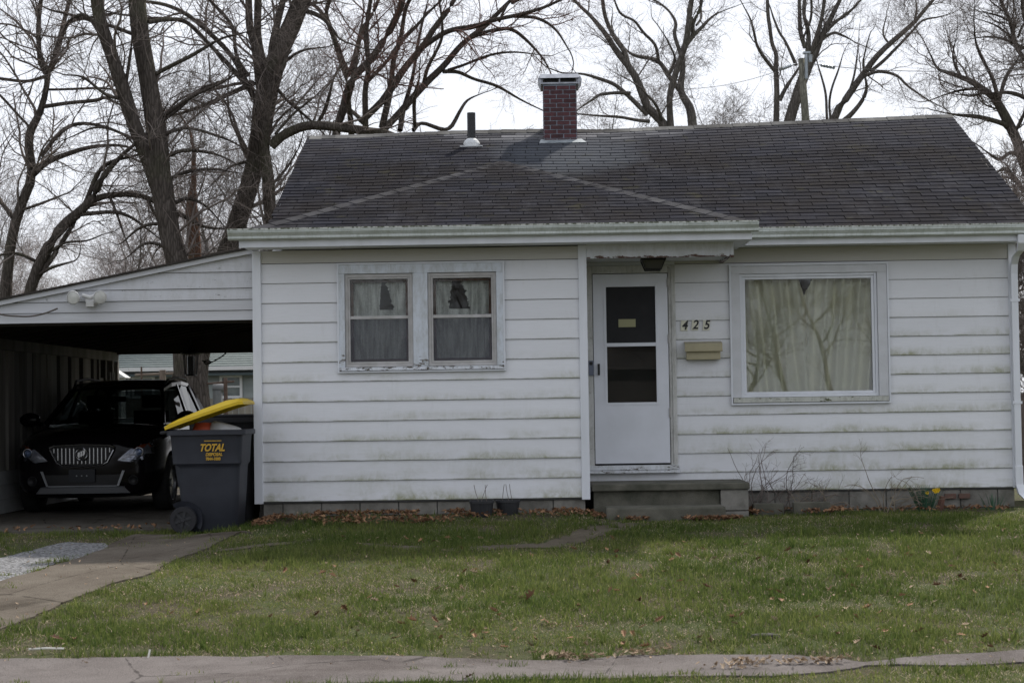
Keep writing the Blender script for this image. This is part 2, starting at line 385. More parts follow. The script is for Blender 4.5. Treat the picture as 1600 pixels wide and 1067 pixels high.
sheet('gravel_patch', GRAVEL, GRAVM, .008)
SLABC = concrete('carport_slab_concrete', (.11, .10, .088), (.14, .128, .11), (.06, .055, .045), 2, .3)
b = MB(); b.box(-6.9, -2.99, -1.12, 8.6, -.2, -.048); b.build('carport_slab', SLABC, None, kind='structure')
# street behind the camera side (seen in reflections only)
ASPH = M('asphalt', (.05, .05, .052), (.065, .065, .066), .9, 20, bump=.6, bsc=150)
b = MB(); b.box(-90, 90, -22.5, -14.0, -.7, -.506); b.build('road', ASPH, None, kind='structure')
b = MB(); b.box(-90, 90, -13.99, -13.85, -.7, -.44); b.build('kerb', SIDEC, None, kind='structure')

# ================================================================== HOUSE
house = empty('house', (1.0, 0, 0), 'small white single storey house with horizontal siding and dark shingled roof', 'house')
SIDE = .2051; Z0 = .209
def lap_board(parent, pieces, y, z0, m, name='siding_board', h=SIDE, org=None):
    """pieces: list of (xa,xb,za,zb); the board's face leans out towards its lower edge"""
    grp = []
    for p in pieces:
        hit = [g_ for g_ in grp if any(p[0] <= q[1] + 1e-6 and q[0] <= p[1] + 1e-6 and p[2] <= q[3] + 1e-6 and q[2] <= p[3] + 1e-6 for q in g_)]
        grp = [g_ for g_ in grp if g_ not in hit] + [[p] + [q for g_ in hit for q in g_]]
    if len(grp) > 1:
        for g_ in grp: lap_board(parent, g_, y, z0, m, name, h)
        return
    b = MB(); g = .0042
    def yy(z): return y - .021 + .015 * (z - z0) / h
    for xa, xb, za, zb in pieces:
        zb = min(zb, z0 + h - g); n = max(1, int((xb - xa) / .45)); xs = [xa + (xb - xa) * k / n for k in range(n + 1)]
        if zb - za < .004: continue
        wv = [.0022 * mnoise.noise(Vector((x * .9, z0 * 7, y))) for x in xs]
        V = []; Fc = []
        for x, q in zip(xs, wv): V += [(x, y, za + q), (x, yy(za) + q, za + q), (x, yy(zb), zb), (x, y, zb)]
        for k in range(n):
            a = 4 * k; Fc += [(a + i, a + (i + 1) % 4, a + 4 + (i + 1) % 4, a + 4 + i) for i in range(4)]
        Fc += [(0, 1, 2, 3), (4 * n + 3, 4 * n + 2, 4 * n + 1, 4 * n)]
        b.add(V, Fc)
    return b.build(name, m, parent)
def cut(x0, x1, z0, z1, holes):
    ps = [(x0, x1, z0, z1)]
    for hx0, hx1, hz0, hz1 in holes:
        out = []
        for a, b_, c, d in ps:
            if hx1 <= a or hx0 >= b_ or hz1 <= c or hz0 >= d: out.append((a, b_, c, d)); continue
            zc, zd = max(c, hz0), min(d, hz1)
            if c < zc: out.append((a, b_, c, zc))
            if zd < d: out.append((a, b_, zd, d))
            if a < hx0: out.append((a, hx0, zc, zd))
            if hx1 < b_: out.append((hx1, b_, zc, zd))
        ps = out
    return ps
# --- walls (sheathing with openings) and their boards
WIN = (-2.135, -.40, 1.54, 2.655)
PIC = (2.02, 3.725, 1.15, 2.645)
DOR = (.47, 1.43, .44, 2.675)
def wall_sheet(x0, x1, z0, z1, y0, y1, holes, nm='wall'):
    b = MB()
    for a, b_, c, d in cut(x0, x1, z0, z1, holes): b.box(a, b_, y0, y1, c, d)
    return b.build(nm, SHEATH, house)
FB = -.95     # front of the projecting block
wall_b = wall_sheet(-2.96, .43, .19, 2.8, FB + .012, FB + .11, [(-2.055, -1.352, 1.585, 2.548), (-1.195, -.487, 1.585, 2.548)])
for k in range(12):
    z = Z0 + k * SIDE
    lap_board(wall_b, cut(-2.93, .374, z, z + SIDE, [WIN]), FB + .012, z, WHITE)
wall_r = wall_sheet(.43, 5.09, .19, 2.83, .012, .12, [(.50, 1.40, .50, 2.62), (2.13, 3.61, 1.21, 2.545)])
for k in range(12):
    z = Z0 + k * SIDE
    for xa, xb in ((.45, 5.035),):
        ps = cut(xa, xb, z, z + SIDE, [PIC, DOR])
        left = [p for p in ps if p[1] <= 2.03]; right = [p for p in ps if p[0] >= 3.7]
        if len(left) + len(right) == len(ps) and left and right:
            lap_board(wall_r, left, .012, z, WHITE_R); lap_board(wall_r, right, .012, z, WHITE_R)
        else: lap_board(wall_r, ps, .012, z, WHITE_R)
b = MB(); b.box(-2.96, -2.86, FB + .115, 7.2, .19, 2.82); b.box(4.99, 5.09, .125, 7.2, .19, 2.82); b.box(-2.85, 4.98, 7.08, 7.18, .19, 2.82); b.box(.32, .43, FB + .115, .0, .19, 2.82)
b.box(-2.85, 4.98, 2.6, 2.7, .3, 2.735); b.box(-2.85, 4.98, .13, 7.07, .19, .29)
b.box(-2.855, .425, FB + .12, .124, 2.74, 2.79); b.box(-2.855, 4.985, .125, 7.07, 2.74, 2.79); side_w = b.build('wall', SHEATH, house)
for k in range(12):   # side walls' boards
    z = Z0 + k * SIDE
    bb = MB()
    for xx, s in ((-2.96, -1), (5.09, 1), (.43, 1)):
        ya, yb = (FB + .02, 7.2) if xx < 0 else ((.02, 7.2) if xx > 1 else (FB + .02, .0))
        bb.add([(xx, ya, z), (xx + s * .018, ya, z), (xx + s * .006, ya, z + SIDE - .005), (xx, ya, z + SIDE - .005), (xx, yb, z), (xx + s * .018, yb, z), (xx + s * .006, yb, z + SIDE - .005), (xx, yb, z + SIDE - .005)],
               [(0, 1, 2, 3), (4, 5, 6, 7), (0, 1, 5, 4), (1, 2, 6, 5), (2, 3, 7, 6), (3, 0, 4, 7)])
        bb.build('siding_board', WHITE, side_w); bb = MB()
# --- frieze boards, corner posts, starter strip
b = MB(); b.box(-2.93, .374, FB - .010, FB + .010, 2.672, 2.803); b.build('frieze_board', FRIEZE, house)
b = MB(); b.box(.455, 1.428, -.014, .010, 2.662, 2.698); b.build('frieze_board', TRIM, house)
b = MB(); b.box(1.43, 5.035, -.012, .010, 2.672, 2.832); b.build('frieze_board', FRIEZE, house)
for (x0, x1, y, zt, zb) in ((-3.015, -2.925, FB, 2.805, .185), (.366, .452, FB, 2.81, .185), (5.03, 5.115, 0, 2.83, .2)):
    b = MB(); b.box(x0, x1, y - .032, y + .06, zb, zt)
    b.build('corner_post', TRIM, house, bevel=.006)
# --- foundation blocks
fnd = MB(); fnd.box(-2.93, .40, FB + .05, FB + .2, -.3, .188); fnd.box(.40, 5.05, .04, .2, -.3, .188); fnd.box(-2.93, -2.8, FB + .2, 7.1, -.3, .188); fnd.box(4.9, 5.05, .2, 7.1, -.3, .188)
fnd = fnd.build('foundation', MORTAR, house)
cb = MB(); cb.box(-.194, .194, -.014, .03, -.094, .094); cbm = cb.mesh('foundation_block', bevel=.004)
for r_ in range(2):
    x = -2.93 + (.0 if r_ else -.2)
    while x < 5.0:
        xc = x + .2; lo, hi = xc - .194, xc + .194
        for a, c, yb in ((-2.93, .40, FB + .05), (.41, 5.05, .04)):
            l_, h_ = max(lo, a), min(hi, c)
            if h_ - l_ > .05:
                ob = link('foundation_block', cbm, CMU, fnd, Vector(((l_ + h_) / 2, yb, .088 - .2 * r_)) - wloc(fnd)); ob.scale = ((h_ - l_) / .388, 1, 1)
        x += .4
# --- windows of the block
def lite(par, x0, x1, z0, z1, y, m=None): b = MB(); b.box(x0, x1, y, y + .004, z0, z1); return b.build('pane', m or GLASS, par)
b = MB(); y0, y1 = FB - .034, FB + .04
b.box(-2.125, -.41, y0, y1, 2.55, 2.643); b.box(-2.125, -2.057, y0 - .002, y1, 1.582, 2.549); b.box(-1.35, -1.197, y0 - .002, y1, 1.582, 2.549); b.box(-.485, -.41, y0 - .002, y1, 1.582, 2.549)
win = b.build('window', CASING, house, bevel=.002)
b = MB(); b.frame(WIN[0], WIN[1], WIN[2] - .015, WIN[3] + .006, .016, FB - .040, FB - .005); b.build('window_trim', TRIM, win)
b = MB(); b.box(-2.115, -.415, FB - .052, FB + .05, 1.545, 1.58); b.build('window_sill', SILLP, win, bevel=.004)
for x0, x1 in ((-2.055, -1.352), (-1.195, -.487)):
    fw = .036
    b = MB(); b.frame(x0, x1, 1.584, 2.546, (.03, .03, .03, .032), FB - .012, FB + .05)
    b.frame(x0 + .031, x1 - .031, 1.616, 2.513, (.02, .02, .022, .02), FB - .004, FB + .046)
    b.box(x0 + .052, x1 - .052, FB - .010, FB + .036, 2.080, 2.112); b.build('sash_frame', ALU, win, bevel=.002)
    lite(win, x0 + .052, x1 - .052, 2.113, 2.492, FB + .02)
    lite(win, x0 + .052, x1 - .052, 1.639, 2.079, FB + .03)
    b = MB(); b.rect(x0 + .053, x1 - .053, 1.640, 2.078, FB + .004)
    t = NT('screen_mesh'); t.done(t.n('MixShader', {0: .42, 1: t.n('BsdfTransparent').outputs[0], 2: t.n('BsdfDiffuse', {0: (.13, .135, .16, 1)}).outputs[0]}).outputs[0])
    b.build('insect_screen', t.m, win)
    b = MB(); b.frame(x0 + .055, x1 - .055, 1.642, 2.49, .024, FB + .05, FB + .09); b.build('inner_frame', M('reddish_wood', (.10, .05, .035), (.06, .035, .03)), win)
# --- picture window
b = MB(); b.box(2.03, 3.715, -.032, .05, 2.548, 2.63); b.box(2.03, 2.127, -.034, .05, 1.212, 2.547); b.box(3.612, 3.715, -.034, .05, 1.212, 2.547)
pw = b.build('window', M('casing_grey_white', (.56, .57, .60), (.50, .51, .53), .55, 6, bump=.2), house, bevel=.002)
b = MB(); b.frame(PIC[0] - .004, PIC[1] + .01, PIC[2] - .018, PIC[3] + .006, .018, -.042, -.004); b.build('window_trim', TRIM, pw)
b = MB(); b.box(2.04, 3.71, -.05, .06, 1.155, 1.209); b.build('window_sill', peeling('mossy_sill', (.50, .51, .47), (.10, .11, .05), .13, dirt=.9), pw, bevel=.004)
b = MB(); b.frame(2.129, 3.610, 1.212, 2.546, .028, -.012, .06); b.frame(2.158, 3.581, 1.241, 2.517, .030, .002, .055); b.build('window_frame', TRIM, pw, bevel=.003)
lite(pw, 2.189, 3.550, 1.272, 2.486, .03, GLASSP)
# --- curtains (rest inside the rooms)
CURT = NT('lace_curtain')
_n = CURT.math('ADD', CURT.rng(CURT.noise(1.0, 4, .7, (26, 1, 1.6), .5), .38, .62, 0, .42), CURT.rng(CURT.noise(120, 3), .45, .6, 0, .25))  # stretched noise thins the lace in upright stripes, standing in for fold shading
CURT.done(CURT.n('MixShader', {0: _n, 1: CURT.n('MixShader', {0: .35, 1: CURT.n('BsdfDiffuse', {0: (.86, .86, .84, 1)}).outputs[0], 2: CURT.n('BsdfTranslucent', {0: (.7, .7, .68, 1)}).outputs[0]}).outputs[0], 2: CURT.n('BsdfTransparent').outputs[0]}).outputs[0])
def curtain(x0, x1, z0, z1, y, amp, wl, gap, m, nxx, nzz, label, fan=0, name='curtain'):
    V = []; Fc = []; xs = np.linspace(x0, x1, nxx); zs = np.linspace(z0, z1, nzz); xm = (x0 + x1) / 2
    for z in zs:
        for x in xs:
            u = x + fan * (z - z1) * (1 if x > xm else -1) * -.35
            V.append((x, y + amp * math.sin(u * wl + 1.3 * mnoise.noise(Vector((u * 2, 0, y)))) + .6 * amp * mnoise.noise(Vector((u * wl * .5, z * 1.2, 3))) + .3 * amp * mnoise.noise(Vector((x * 20, z * 6, 5))), z))
    for j in range(nzz - 1):
        for i in range(nxx - 1):
            xc = (xs[i] + xs[i + 1]) / 2; zc = (zs[j] + zs[j + 1]) / 2
            if gap and gap(xc, zc): continue
            Fc.append((j * nxx + i, j * nxx + i + 1, (j + 1) * nxx + i + 1, (j + 1) * nxx + i))
    org = ((x0 + x1) / 2, y, z0)
    me = bpy.data.meshes.new('curtain'); me.from_pydata([(a - org[0], b_ - org[1], c - org[2]) for a, b_, c in V], [], Fc)
    me.polygons.foreach_set('use_smooth', np.ones(len(me.polygons), dtype=bool)); me.update()
    return tag(link(name, me, m.m if isinstance(m, NT) else m, None, org), label, 'curtain')
def mkgap(xc, zt, zb, w0, w1, sd):
    def g(x, z):
        if not zb < z < zt: return False
        t = (zt - z) / (zt - zb); hw = w0 + (w1 - w0) * t ** .8 + .030 * mnoise.noise(Vector((z * 26, sd, 0 if x < xc else 9))) + .015 * mnoise.noise(Vector((z * 70, sd, 0 if x < xc else 9)))
        return abs(x - xc - .03 * t) < hw
    return g
curtain(-2.03, -1.37, 1.60, 2.53, FB + .115, .014, 42, mkgap(-1.665, 2.50, 2.175, .012, .075, 1), CURT, 110, 120, 'white ruffled lace curtain in the left sash, with a narrow dark gap', 1)
curtain(-1.17, -.51, 1.60, 2.53, FB + .115, .014, 42, mkgap(-.905, 2.53, 2.18, .03, .11, 5), CURT, 110, 120, 'white ruffled lace curtain in the right sash, with a wide dark gap', 1)
DRAPE = NT('drape_cloth')
DRAPE.done(DRAPE.n('MixShader', {0: .12, 1: DRAPE.n('BsdfDiffuse', {0: DRAPE.mix(DRAPE.noise(4), (.76, .70, .53), (.64, .64, .50))}).outputs[0], 2: DRAPE.n('BsdfTranslucent', {0: (.5, .47, .36, 1)}).outputs[0]}).outputs[0])
def dgap(x, z): return z > 2.30 and abs(x - (2.845 + .06 * (z - 2.3))) < .075 * ((z - 2.30) / .19) ** 1.2
curtain(2.12, 3.62, 1.2, 2.56, .115, .040, 36, dgap, DRAPE, 240, 60, 'pale beige drapes hanging in folds behind the picture window', .25)
# --- storm door
b = MB(); b.box(.455, .53, -.03, .05, .46, 2.66); b.box(1.352, 1.43, -.03, .05, .46, 2.66); b.box(.531, 1.351, -.032, .05, 2.576, 2.66)
b.box(1.385, 1.40, -.045, -.0305, .46, 2.62); b.box(1.36, 1.372, -.040, -.0305, .46, 2.62)
door = b.build('door_frame', JAMB, house, bevel=.003)
b = MB(); b.box(.455, 1.44, -.055, .05, .45, .50); b.box(.455, 1.45, -.075, .05, .415, .446); b.build('threshold', peeling('threshold_paint', (.62, .64, .68), (.18, .16, .14), .12, dirt=.6), door, bevel=.004)
b = MB(); x0, x1, z0, z1 = .537, 1.345, .520, 2.568
for p in cut(x0, x1, z0, z1, [(.679, 1.211, 1.822, 2.430), (.681, 1.211, 1.176, 1.784)]): b.box(p[0], p[1], -.035, -.005, p[2], p[3])
door2 = b.build('door', DOORW, house)
b = MB(); b.frame(.650, 1.240, 1.150, 2.458, .028, -.040, -.0352); b.build('lite_frame', DOORW, door2, bevel=.002)
b = MB(); b.box(.540, 1.342, -.0375, -.0352, .524, .60); b.build('kick_plate', DOORW, door2)
DSCREEN = M('door_insect_screen', (.014, .014, .016), (.020, .020, .022), .8)
b = MB(); b.box(.680, 1.210, -.022, -.018, 1.823, 2.429); b.build('insect_screen', DSCREEN, door2)
lite(door2, .682, 1.210, 1.177, 1.783, -.022, GLASSD)
b = MB(); b.box(.52, 1.36, .10, .14, .5, 2.60); b.build('inner_door', M('inner_door', (.022, .018, .016), (.04, .03, .025), .6, 3), door)
b = MB(); a_ = at(966, 499, 0); c_ = at(993, 511, 0); b.box(a_[0], c_[0], -.030, -.0225, c_[2], a_[2]); b.build('plaque', M('beige_plaque', (.32, .31, .18)), door2, bevel=.002)
b = MB(); b.box(.575, .60, -.085, -.065, 1.475, 1.60); b.box(.580, .595, -.066, -.036, 1.485, 1.50); b.box(.580, .595, -.066, -.036, 1.575, 1.59); b.build('door_handle', BLACK, door2, bevel=.004)
for z in (2.47, 1.86, 1.06):
    b = MB(); b.box(1.338, 1.362, -.046, -.036, z - .05, z + .05); b.tube([(1.35, -.05, z - .05), (1.35, -.05, z + .05)], .006, 8); b.build('hinge', ALU, door2)
b = MB(); b.box(.476, .535, -.060, -.032, 1.475, 1.635); o = b.build('keypad_doorbell', M('grey_blue_box', (.13, .15, .20), rough=.4), None, bevel=.006, label='small grey doorbell box with dark lens on the door frame', cat='doorbell')
b = MB(); b.cyl((.505, -.0605, 1.605), (0, -1, 0), .02, .018, .006, 16); b.build('lens', BLACK, o)
# --- porch: beam, ceiling, steps
b = MB(); b.box(.4525, 1.955, FB - .036, FB + .01, 2.668, 2.838); b.box(1.915, 1.954, FB + .0105, -.013, 2.672, 2.83)
b.box(1.940, 1.972, FB - .041, FB - .0365, 2.655, 2.84); b.build('porch_beam', BEAM, house, bevel=.002)
b = MB(); b.box(.453, 1.914, FB + .011, -.014, 2.700, 2.715); b.build('porch_ceiling', peeling('ceiling_paint', (.55, .56, .58), (.3, .28, .25), .04, dirt=.5), house)
porch = MB(); porch.box(.47, 2.10, -.92, -.02, .265, .335); porch = porch.build('porch_steps', STEPC, None, bevel=.012, label='worn two-level concrete porch steps on cinder blocks below the white door', cat='steps')
b = MB(); b.box(.49, 1.79, -.86, -.03, -.2, .264); b.build('porch_base', STEPC, porch)
b = MB(); b.box(.60, 1.80, -1.42, -.93, -.15, .118); b.build('lower_step', STEPC, porch, bevel=.02)
for i in range(2):
    b = MB(); b.box(1.80, 2.085, -.90, -.04, -.16 + .21 * i, .04 + .21 * i + (.01 if i else 0)); b.build('cinder_block', CMU, porch, bevel=.006)
# ------------------------------------------------------------------ ROOF
def zr(x): return 4.665 + .02 * math.cos((x + .5) * 1.1) * (x < .8) + .0265 * max(0, x - .8)
EY, EZ, RY = -.42, 3.0, 3.6
def main_z(x, y):
    t = (y - EY) / (RY - EY); return EZ + (zr(x) - EZ) * t + .005 * math.sin(x * 1.1 + y * 1.3) * t * (1 - t) * 4
X0, X1 = -2.97, 5.25
roof = MB()
xs = np.linspace(X0, X1, 18)
for i in range(17):
    a, c = xs[i], xs[i + 1]
    roof.add([(a, EY + .01, EZ - .03), (c, EY + .01, EZ - .03), (c, RY, zr(c) - .03), (a, RY, zr(a) - .03), (a, 7.6, EZ), (c, 7.6, EZ), (a, EY + .01, EZ - .1), (c, EY + .01, EZ - .1), (c, RY, zr(c) - .11), (a, RY, zr(a) - .11), (a, 7.6, EZ - .1), (c, 7.6, EZ - .1)],
             [(0, 1, 2, 3), (3, 2, 5, 4), (6, 9, 8, 7), (9, 10, 11, 8), (0, 6, 7, 1), (4, 5, 11, 10)] + ([(0, 3, 9, 6), (3, 4, 10, 9)] if i == 0 else []) + ([(1, 7, 8, 2), (2, 8, 11, 5)] if i == 16 else []))
roof = roof.build('roof', M('roof_felt', (.02, .02, .022)), house)
# gable ends under the roof
b = MB(); b.prism([(-2.95, -.1, 2.83), (-2.95, 7.3, 2.83), (-2.95, 3.6, 4.5)], (.1, 0, 0)); b.build('gable', WHITE, house)
b = MB(); b.prism([(4.98, -.1, 2.83), (4.98, 7.3, 2.83), (4.98, 3.6, 4.55)], (.1, 0, 0)); b.build('gable', WHITE, house)
# hip roof of the block
HX0, HX1, HY, HZ = -2.95, 2.06, -1.37, 2.985
AP = np.array([-.45, 1.33, 3.985])
C0 = np.array([HX0, HY, HZ]); C1 = np.array([HX1, HY, HZ])
hip = MB(); bk = np.array([-.45, 1.96, 3.985]); L0 = np.array([HX0, -.35, HZ + .03]); R0 = np.array([HX1, -.35, HZ + .03])
hip.add([C0, C1, AP, bk, L0, R0], [(0, 1, 2), (0, 2, 3, 4), (1, 5, 3, 2)]); hip = hip.build('roof', SHING, house)
gapx = .007; EXPO, TW = .1285, .305
def tab_mesh(w, h=EXPO * 1.02, th=.0095):
    b = MB(); a = w / 2 - gapx / 2
    b.add([(-a, 0, .001), (a, 0, .001), (a, 0, th), (-a, 0, th), (a, h, .003), (-a, h, .003)], [(0, 1, 2, 3), (3, 2, 4, 5), (0, 3, 5), (1, 4, 2)]); return b
TAB = tab_mesh(TW).mesh('shingle', fix=False)
def clip(poly, a, b_):
    out = []; d = lambda p: (b_[0] - a[0]) * (p[1] - a[1]) - (b_[1] - a[1]) * (p[0] - a[0])
    for i in range(len(poly)):
        p, q = poly[i], poly[(i + 1) % len(poly)]; dp, dq = d(p), d(q)
        if dp >= 0: out.append(p)
        if dp * dq < 0: t = dp / (dp - dq); out.append((p[0] + (q[0] - p[0]) * t, p[1] + (q[1] - p[1]) * t))
    return out
budget = 300
hv = AP - (C0 + C1) / 2; hv[0] = 0; hl = np.linalg.norm(hv); hvn = hv / hl; ang = math.atan2(hvn[2], hvn[1]); hn = np.array([0, -hvn[2], hvn[1]])
stuff = MB(); ho = wloc(hip)
rows = int(hl / EXPO) + 1; off = 0
for r_ in range(rows):
    v0 = r_ * EXPO; off = (off + TW / 2 + random.uniform(-.03, .03)) % TW; x = HX0 - TW + off
    while x < HX1 + TW:
        wdt = TW; xc = x + wdt / 2; jit = random.uniform(-.003, .003); lift = random.uniform(.0, .002) + .008
        poly = [(xc - wdt / 2 + gapx / 2, v0), (xc + wdt / 2 - gapx / 2, v0), (xc + wdt / 2 - gapx / 2, v0 + EXPO * 1.02), (xc - wdt / 2 + gapx / 2, v0 + EXPO * 1.02)]
        cp = clip(poly, (HX1, 0), (AP[0], hl)); cp = clip(cp, (AP[0], hl), (HX0, 0)) if cp else cp
        full = len(cp) == 4 and all(abs(p[0] - q[0]) + abs(p[1] - q[1]) < 1e-6 for p, q in zip(sorted(cp), sorted(poly)))
        base = lambda u, v, h: (u, HY + hvn[1] * v + hn[1] * h, HZ + hvn[2] * v + hn[2] * h)
        if full and budget > 0:
            ob = link('shingle', TAB, SHING, hip, Vector(base(xc, v0 + jit, lift)) - ho, (ang, 0, random.uniform(-.004, .004))); budget -= 1
        elif len(cp) >= 3:
            stuff.add([base(u, v, lift + .0095 - .0065 * (v - v0) / EXPO) for u, v in cp] + [base(u, v, lift - .008) for u, v in cp],
                      [tuple(range(len(cp)))] + [(i, len(cp) + i, len(cp) + (i + 1) % len(cp), (i + 1) % len(cp)) for i in range(len(cp))])
        x += wdt
stuff.build('shingle', SHING, hip, kind='stuff')
# main slope
stuff = MB(); ml = math.hypot(RY - EY, 1.66); rows = int(ml / EXPO) + 1; off = 0; ro = wloc(roof)
for r_ in range(rows):
    t0, t1 = r_ * EXPO / ml, min(1, (r_ + 1.02) * EXPO / ml); ya, yb = EY + (RY - EY) * t0, EY + (RY - EY) * t1
    off = (off + TW / 2 + random.uniform(-.03, .03)) % TW; x = X0 - TW + off
    while x < X1:
        xa, xb = max(x, X0 - .028) + gapx / 2, min(x + TW, X1 + .012) - gapx / 2; xc = (xa + xb) / 2
        if xb - xa > .02:
            lift = random.uniform(0, .002) + .003; j = random.uniform(-.003, .003)
            za, zb_ = main_z(xc, ya), main_z(xc, yb)
            if budget > 0 and r_ < 12 and xb - xa > TW - .02 and x > 2.15:
                link('shingle', TAB, SHING, roof, Vector((xc, ya + j, za + lift)) - ro, (math.atan2(zb_ - za, yb - ya), 0, random.uniform(-.005, .005))); budget -= 1
            else:
                s_, c_ = .38, .92
                P = lambda xx, yy, h: (xx, yy - s_ * h, main_z(xx, yy) + c_ * h)
                stuff.add([P(xa, ya + j, lift), P(xb, ya + j, lift), P(xb, ya + j, lift + .0095), P(xa, ya + j, lift + .0095), P(xb, yb, lift + .002), P(xa, yb, lift + .002)], [(0, 1, 2, 3), (3, 2, 4, 5), (0, 3, 5), (1, 4, 2)])
        x += TW
stuff.build('shingle', SHING, roof, kind='stuff')
# caps along the two hips and the main ridge
def caps(A, B, parent, m, wdt, n, th=.012, up=(0, 0, 1), s1=None, s2=None):
    A = np.array(A, float); B = np.array(B, float)
    for i in range(n):
        p = A + (B - A) * i / n; q = A + (B - A) * (i + 1.12) / n
        b = MB(); V = []
        for pt, l_ in ((p, th + .003 + random.uniform(0, .002)), (q, .010)):
            for s in (s1, None, s2):
                e = np.zeros(3) if s is None else np.array(s) * wdt
                V.append(pt + e + np.array([0, 0, l_ + (.004 if s is None else 0)]))
        V += [v - np.array([0, 0, th]) for v in V]
        b.add(V, [(0, 1, 4, 3), (1, 2, 5, 4), (6, 7, 1, 0), (7, 8, 2, 1), (0, 3, 9, 6), (2, 8, 11, 5)]); b.build('ridge_cap', m, parent)
hd = (AP - C0) / np.linalg.norm(AP - C0); hd1 = (AP - C1) / np.linalg.norm(AP - C1)
def perp(d, nrm_, want):
    v = np.cross(nrm_, d); v /= np.linalg.norm(v); return v if v @ np.array(want) > 0 else -v
nl = np.cross(AP - C0, L0 - C0); nl /= np.linalg.norm(nl); nr_ = np.cross(AP - C1, R0 - C1); nr_ /= np.linalg.norm(nr_)
caps(C0 + [.0, -.01, .004], AP, hip, CAPM, .12, 17, s1=perp(hd, hn, (0, -1, -.4)), s2=perp(hd, nl, (-1, 0, -.3)))
caps(C1 + [.0, -.01, .004], AP, hip, CAPM, .12, 17, s1=perp(hd1, hn, (0, -1, -.4)), s2=perp(hd1, nr_, (1, 0, -.3)))
n = 50
for i in range(n):
    xa = X0 + (X1 - X0) * i / n; xb = X0 + (X1 - X0) * (i + 1.1) / n; xb = min(xb, X1 + .01); h = .012 + random.uniform(0, .006)
    b = MB(); V = []
    for x, hh in ((xa, h + .004), (xb, h)):
        z = zr(min(x, X1)); V += [(x, RY - .14, z - .058 + hh), (x, RY, z + hh + .004), (x, RY + .14, z - .058 + hh)]
    V += [(a, c, d - .014) for a, c, d in V]
    b.add(V, [(0, 1, 4, 3), (1, 2, 5, 4), (0, 6, 7, 1), (1, 7, 8, 2), (0, 3, 9, 6), (2, 8, 11, 5), (3, 4, 10, 9), (4, 5, 11, 10)]); b.build('ridge_cap', RIDGEM, roof)
# rake boards
b = MB()
for x in (X0 - .012, X1 - .02): b.prism([(x, EY, EZ - .135), (x, EY, EZ - .035), (x, RY, zr(min(x, X1)) - .045), (x, 7.6, EZ - .035), (x, 7.6, EZ - .115), (x, RY, zr(min(x, X1)) - .125)], (.025 if x < 0 else .03, 0, 0))
b.build('rake_board', TRIM, house)
# gutters and fascias
def gutter(x0, x1, yb, z0, z1, nm='gutter'):
    prof = [(0, z1 - .01), (0, z0), (-.055, z0), (-.075, z0 + .012), (-.075, z0 + .035), (-.105, z0 + .07), (-.105, z1 - .022), (-.110, z1 - .020), (-.110, z1 - .006), (-.097, z1 - .006), (-.097, z0 + .072), (-.067, z0 + .038), (-.067, z0 + .018), (-.05, z0 + .008), (-.008, z0 + .008), (-.008, z1 - .01)]
    b = MB(); b.prism([(x0, yb + a, z) for a, z in prof], (x1 - x0, 0, 0))
    for x in (x0, x1 - .003): b.prism([(x, yb - .0, z1 - .012), (x, yb, z0 + .001)] + [(x, yb + a + .001, z + .001) for a, z in prof[2:7]] + [(x, yb - .104, z1 - .012)], (.003, 0, 0))
    g = b.build(nm, GUT, house)
    b = MB(); b.box(x0, x1, yb - .114, yb - .100, z1 - .0055, z1 + .006); b.build('gutter_rim', GUTRIM, g); return g
gutter(-3.19, 2.185, -1.345, 2.882, 2.985)
gutter(2.10, 5.36, -.42, 2.893, 3.0)
b = MB(); b.box(-3.09, 2.12, -1.342, -1.315, 2.808, 2.975); b.build('fascia_board', TRIM, house, bevel=.003)
b = MB(); b.box(-3.05, 2.10, -1.314, FB - .035, 2.812, 2.826); b.box(1.96, 2.10, FB - .034, -.0135, 2.812, 2.826); b.build('soffit', TRIM, house)
b = MB(); b.box(2.101, 2.125, -1.314, -.40, 2.808, 2.98); b.build('fascia_board', TRIM, house)
b = MB(); b.box(2.127, 5.25, -.415, -.385, 2.826, 2.985); b.build('fascia_board', TRIM, house, bevel=.003)
b = MB(); b.box(2.127, 5.20, -.384, -.014, 2.834, 2.848); b.build('soffit', TRIM, house)
# downspout
ds = MB(); x = 5.075
def rectube(b, pts, hx, hy):
    V = []; 
    for p in pts: V += [(p[0] - hx, p[1] - hy, p[2]), (p[0] + hx, p[1] - hy, p[2]), (p[0] + hx, p[1] + hy, p[2]), (p[0] - hx, p[1] + hy, p[2])]
    n = len(pts); b.add(V, [(4 * i + k, 4 * i + (k + 1) % 4, 4 * i + 4 + (k + 1) % 4, 4 * i + 4 + k) for i in range(n - 1) for k in range(4)] + [(0, 1, 2, 3), (4 * n - 4, 4 * n - 3, 4 * n - 2, 4 * n - 1)])
rectube(ds, [(x - .01, -.455, 2.89), (x - .01, -.44, 2.80), (x, -.36, 2.72), (x, -.18, 2.68), (x, -.09, 2.60), (x, -.075, 2.5), (x, -.075, .42)], .036, .028)
ds = ds.build('downspout', TRIM, house, bevel=.006)
b = MB(); rectube(b, [(x, -.075, .44), (x + .002, -.078, .24), (x + .02, -.12, .14), (x + .10, -.26, .03)], .042, .033); b.build('elbow', TRIM, ds, bevel=.008)
for z in (2.2, 1.1):
    b = MB(); b.box(x - .05, x + .05, -.108, -.1035, z, z + .03); b.build('strap', TRIM, ds)
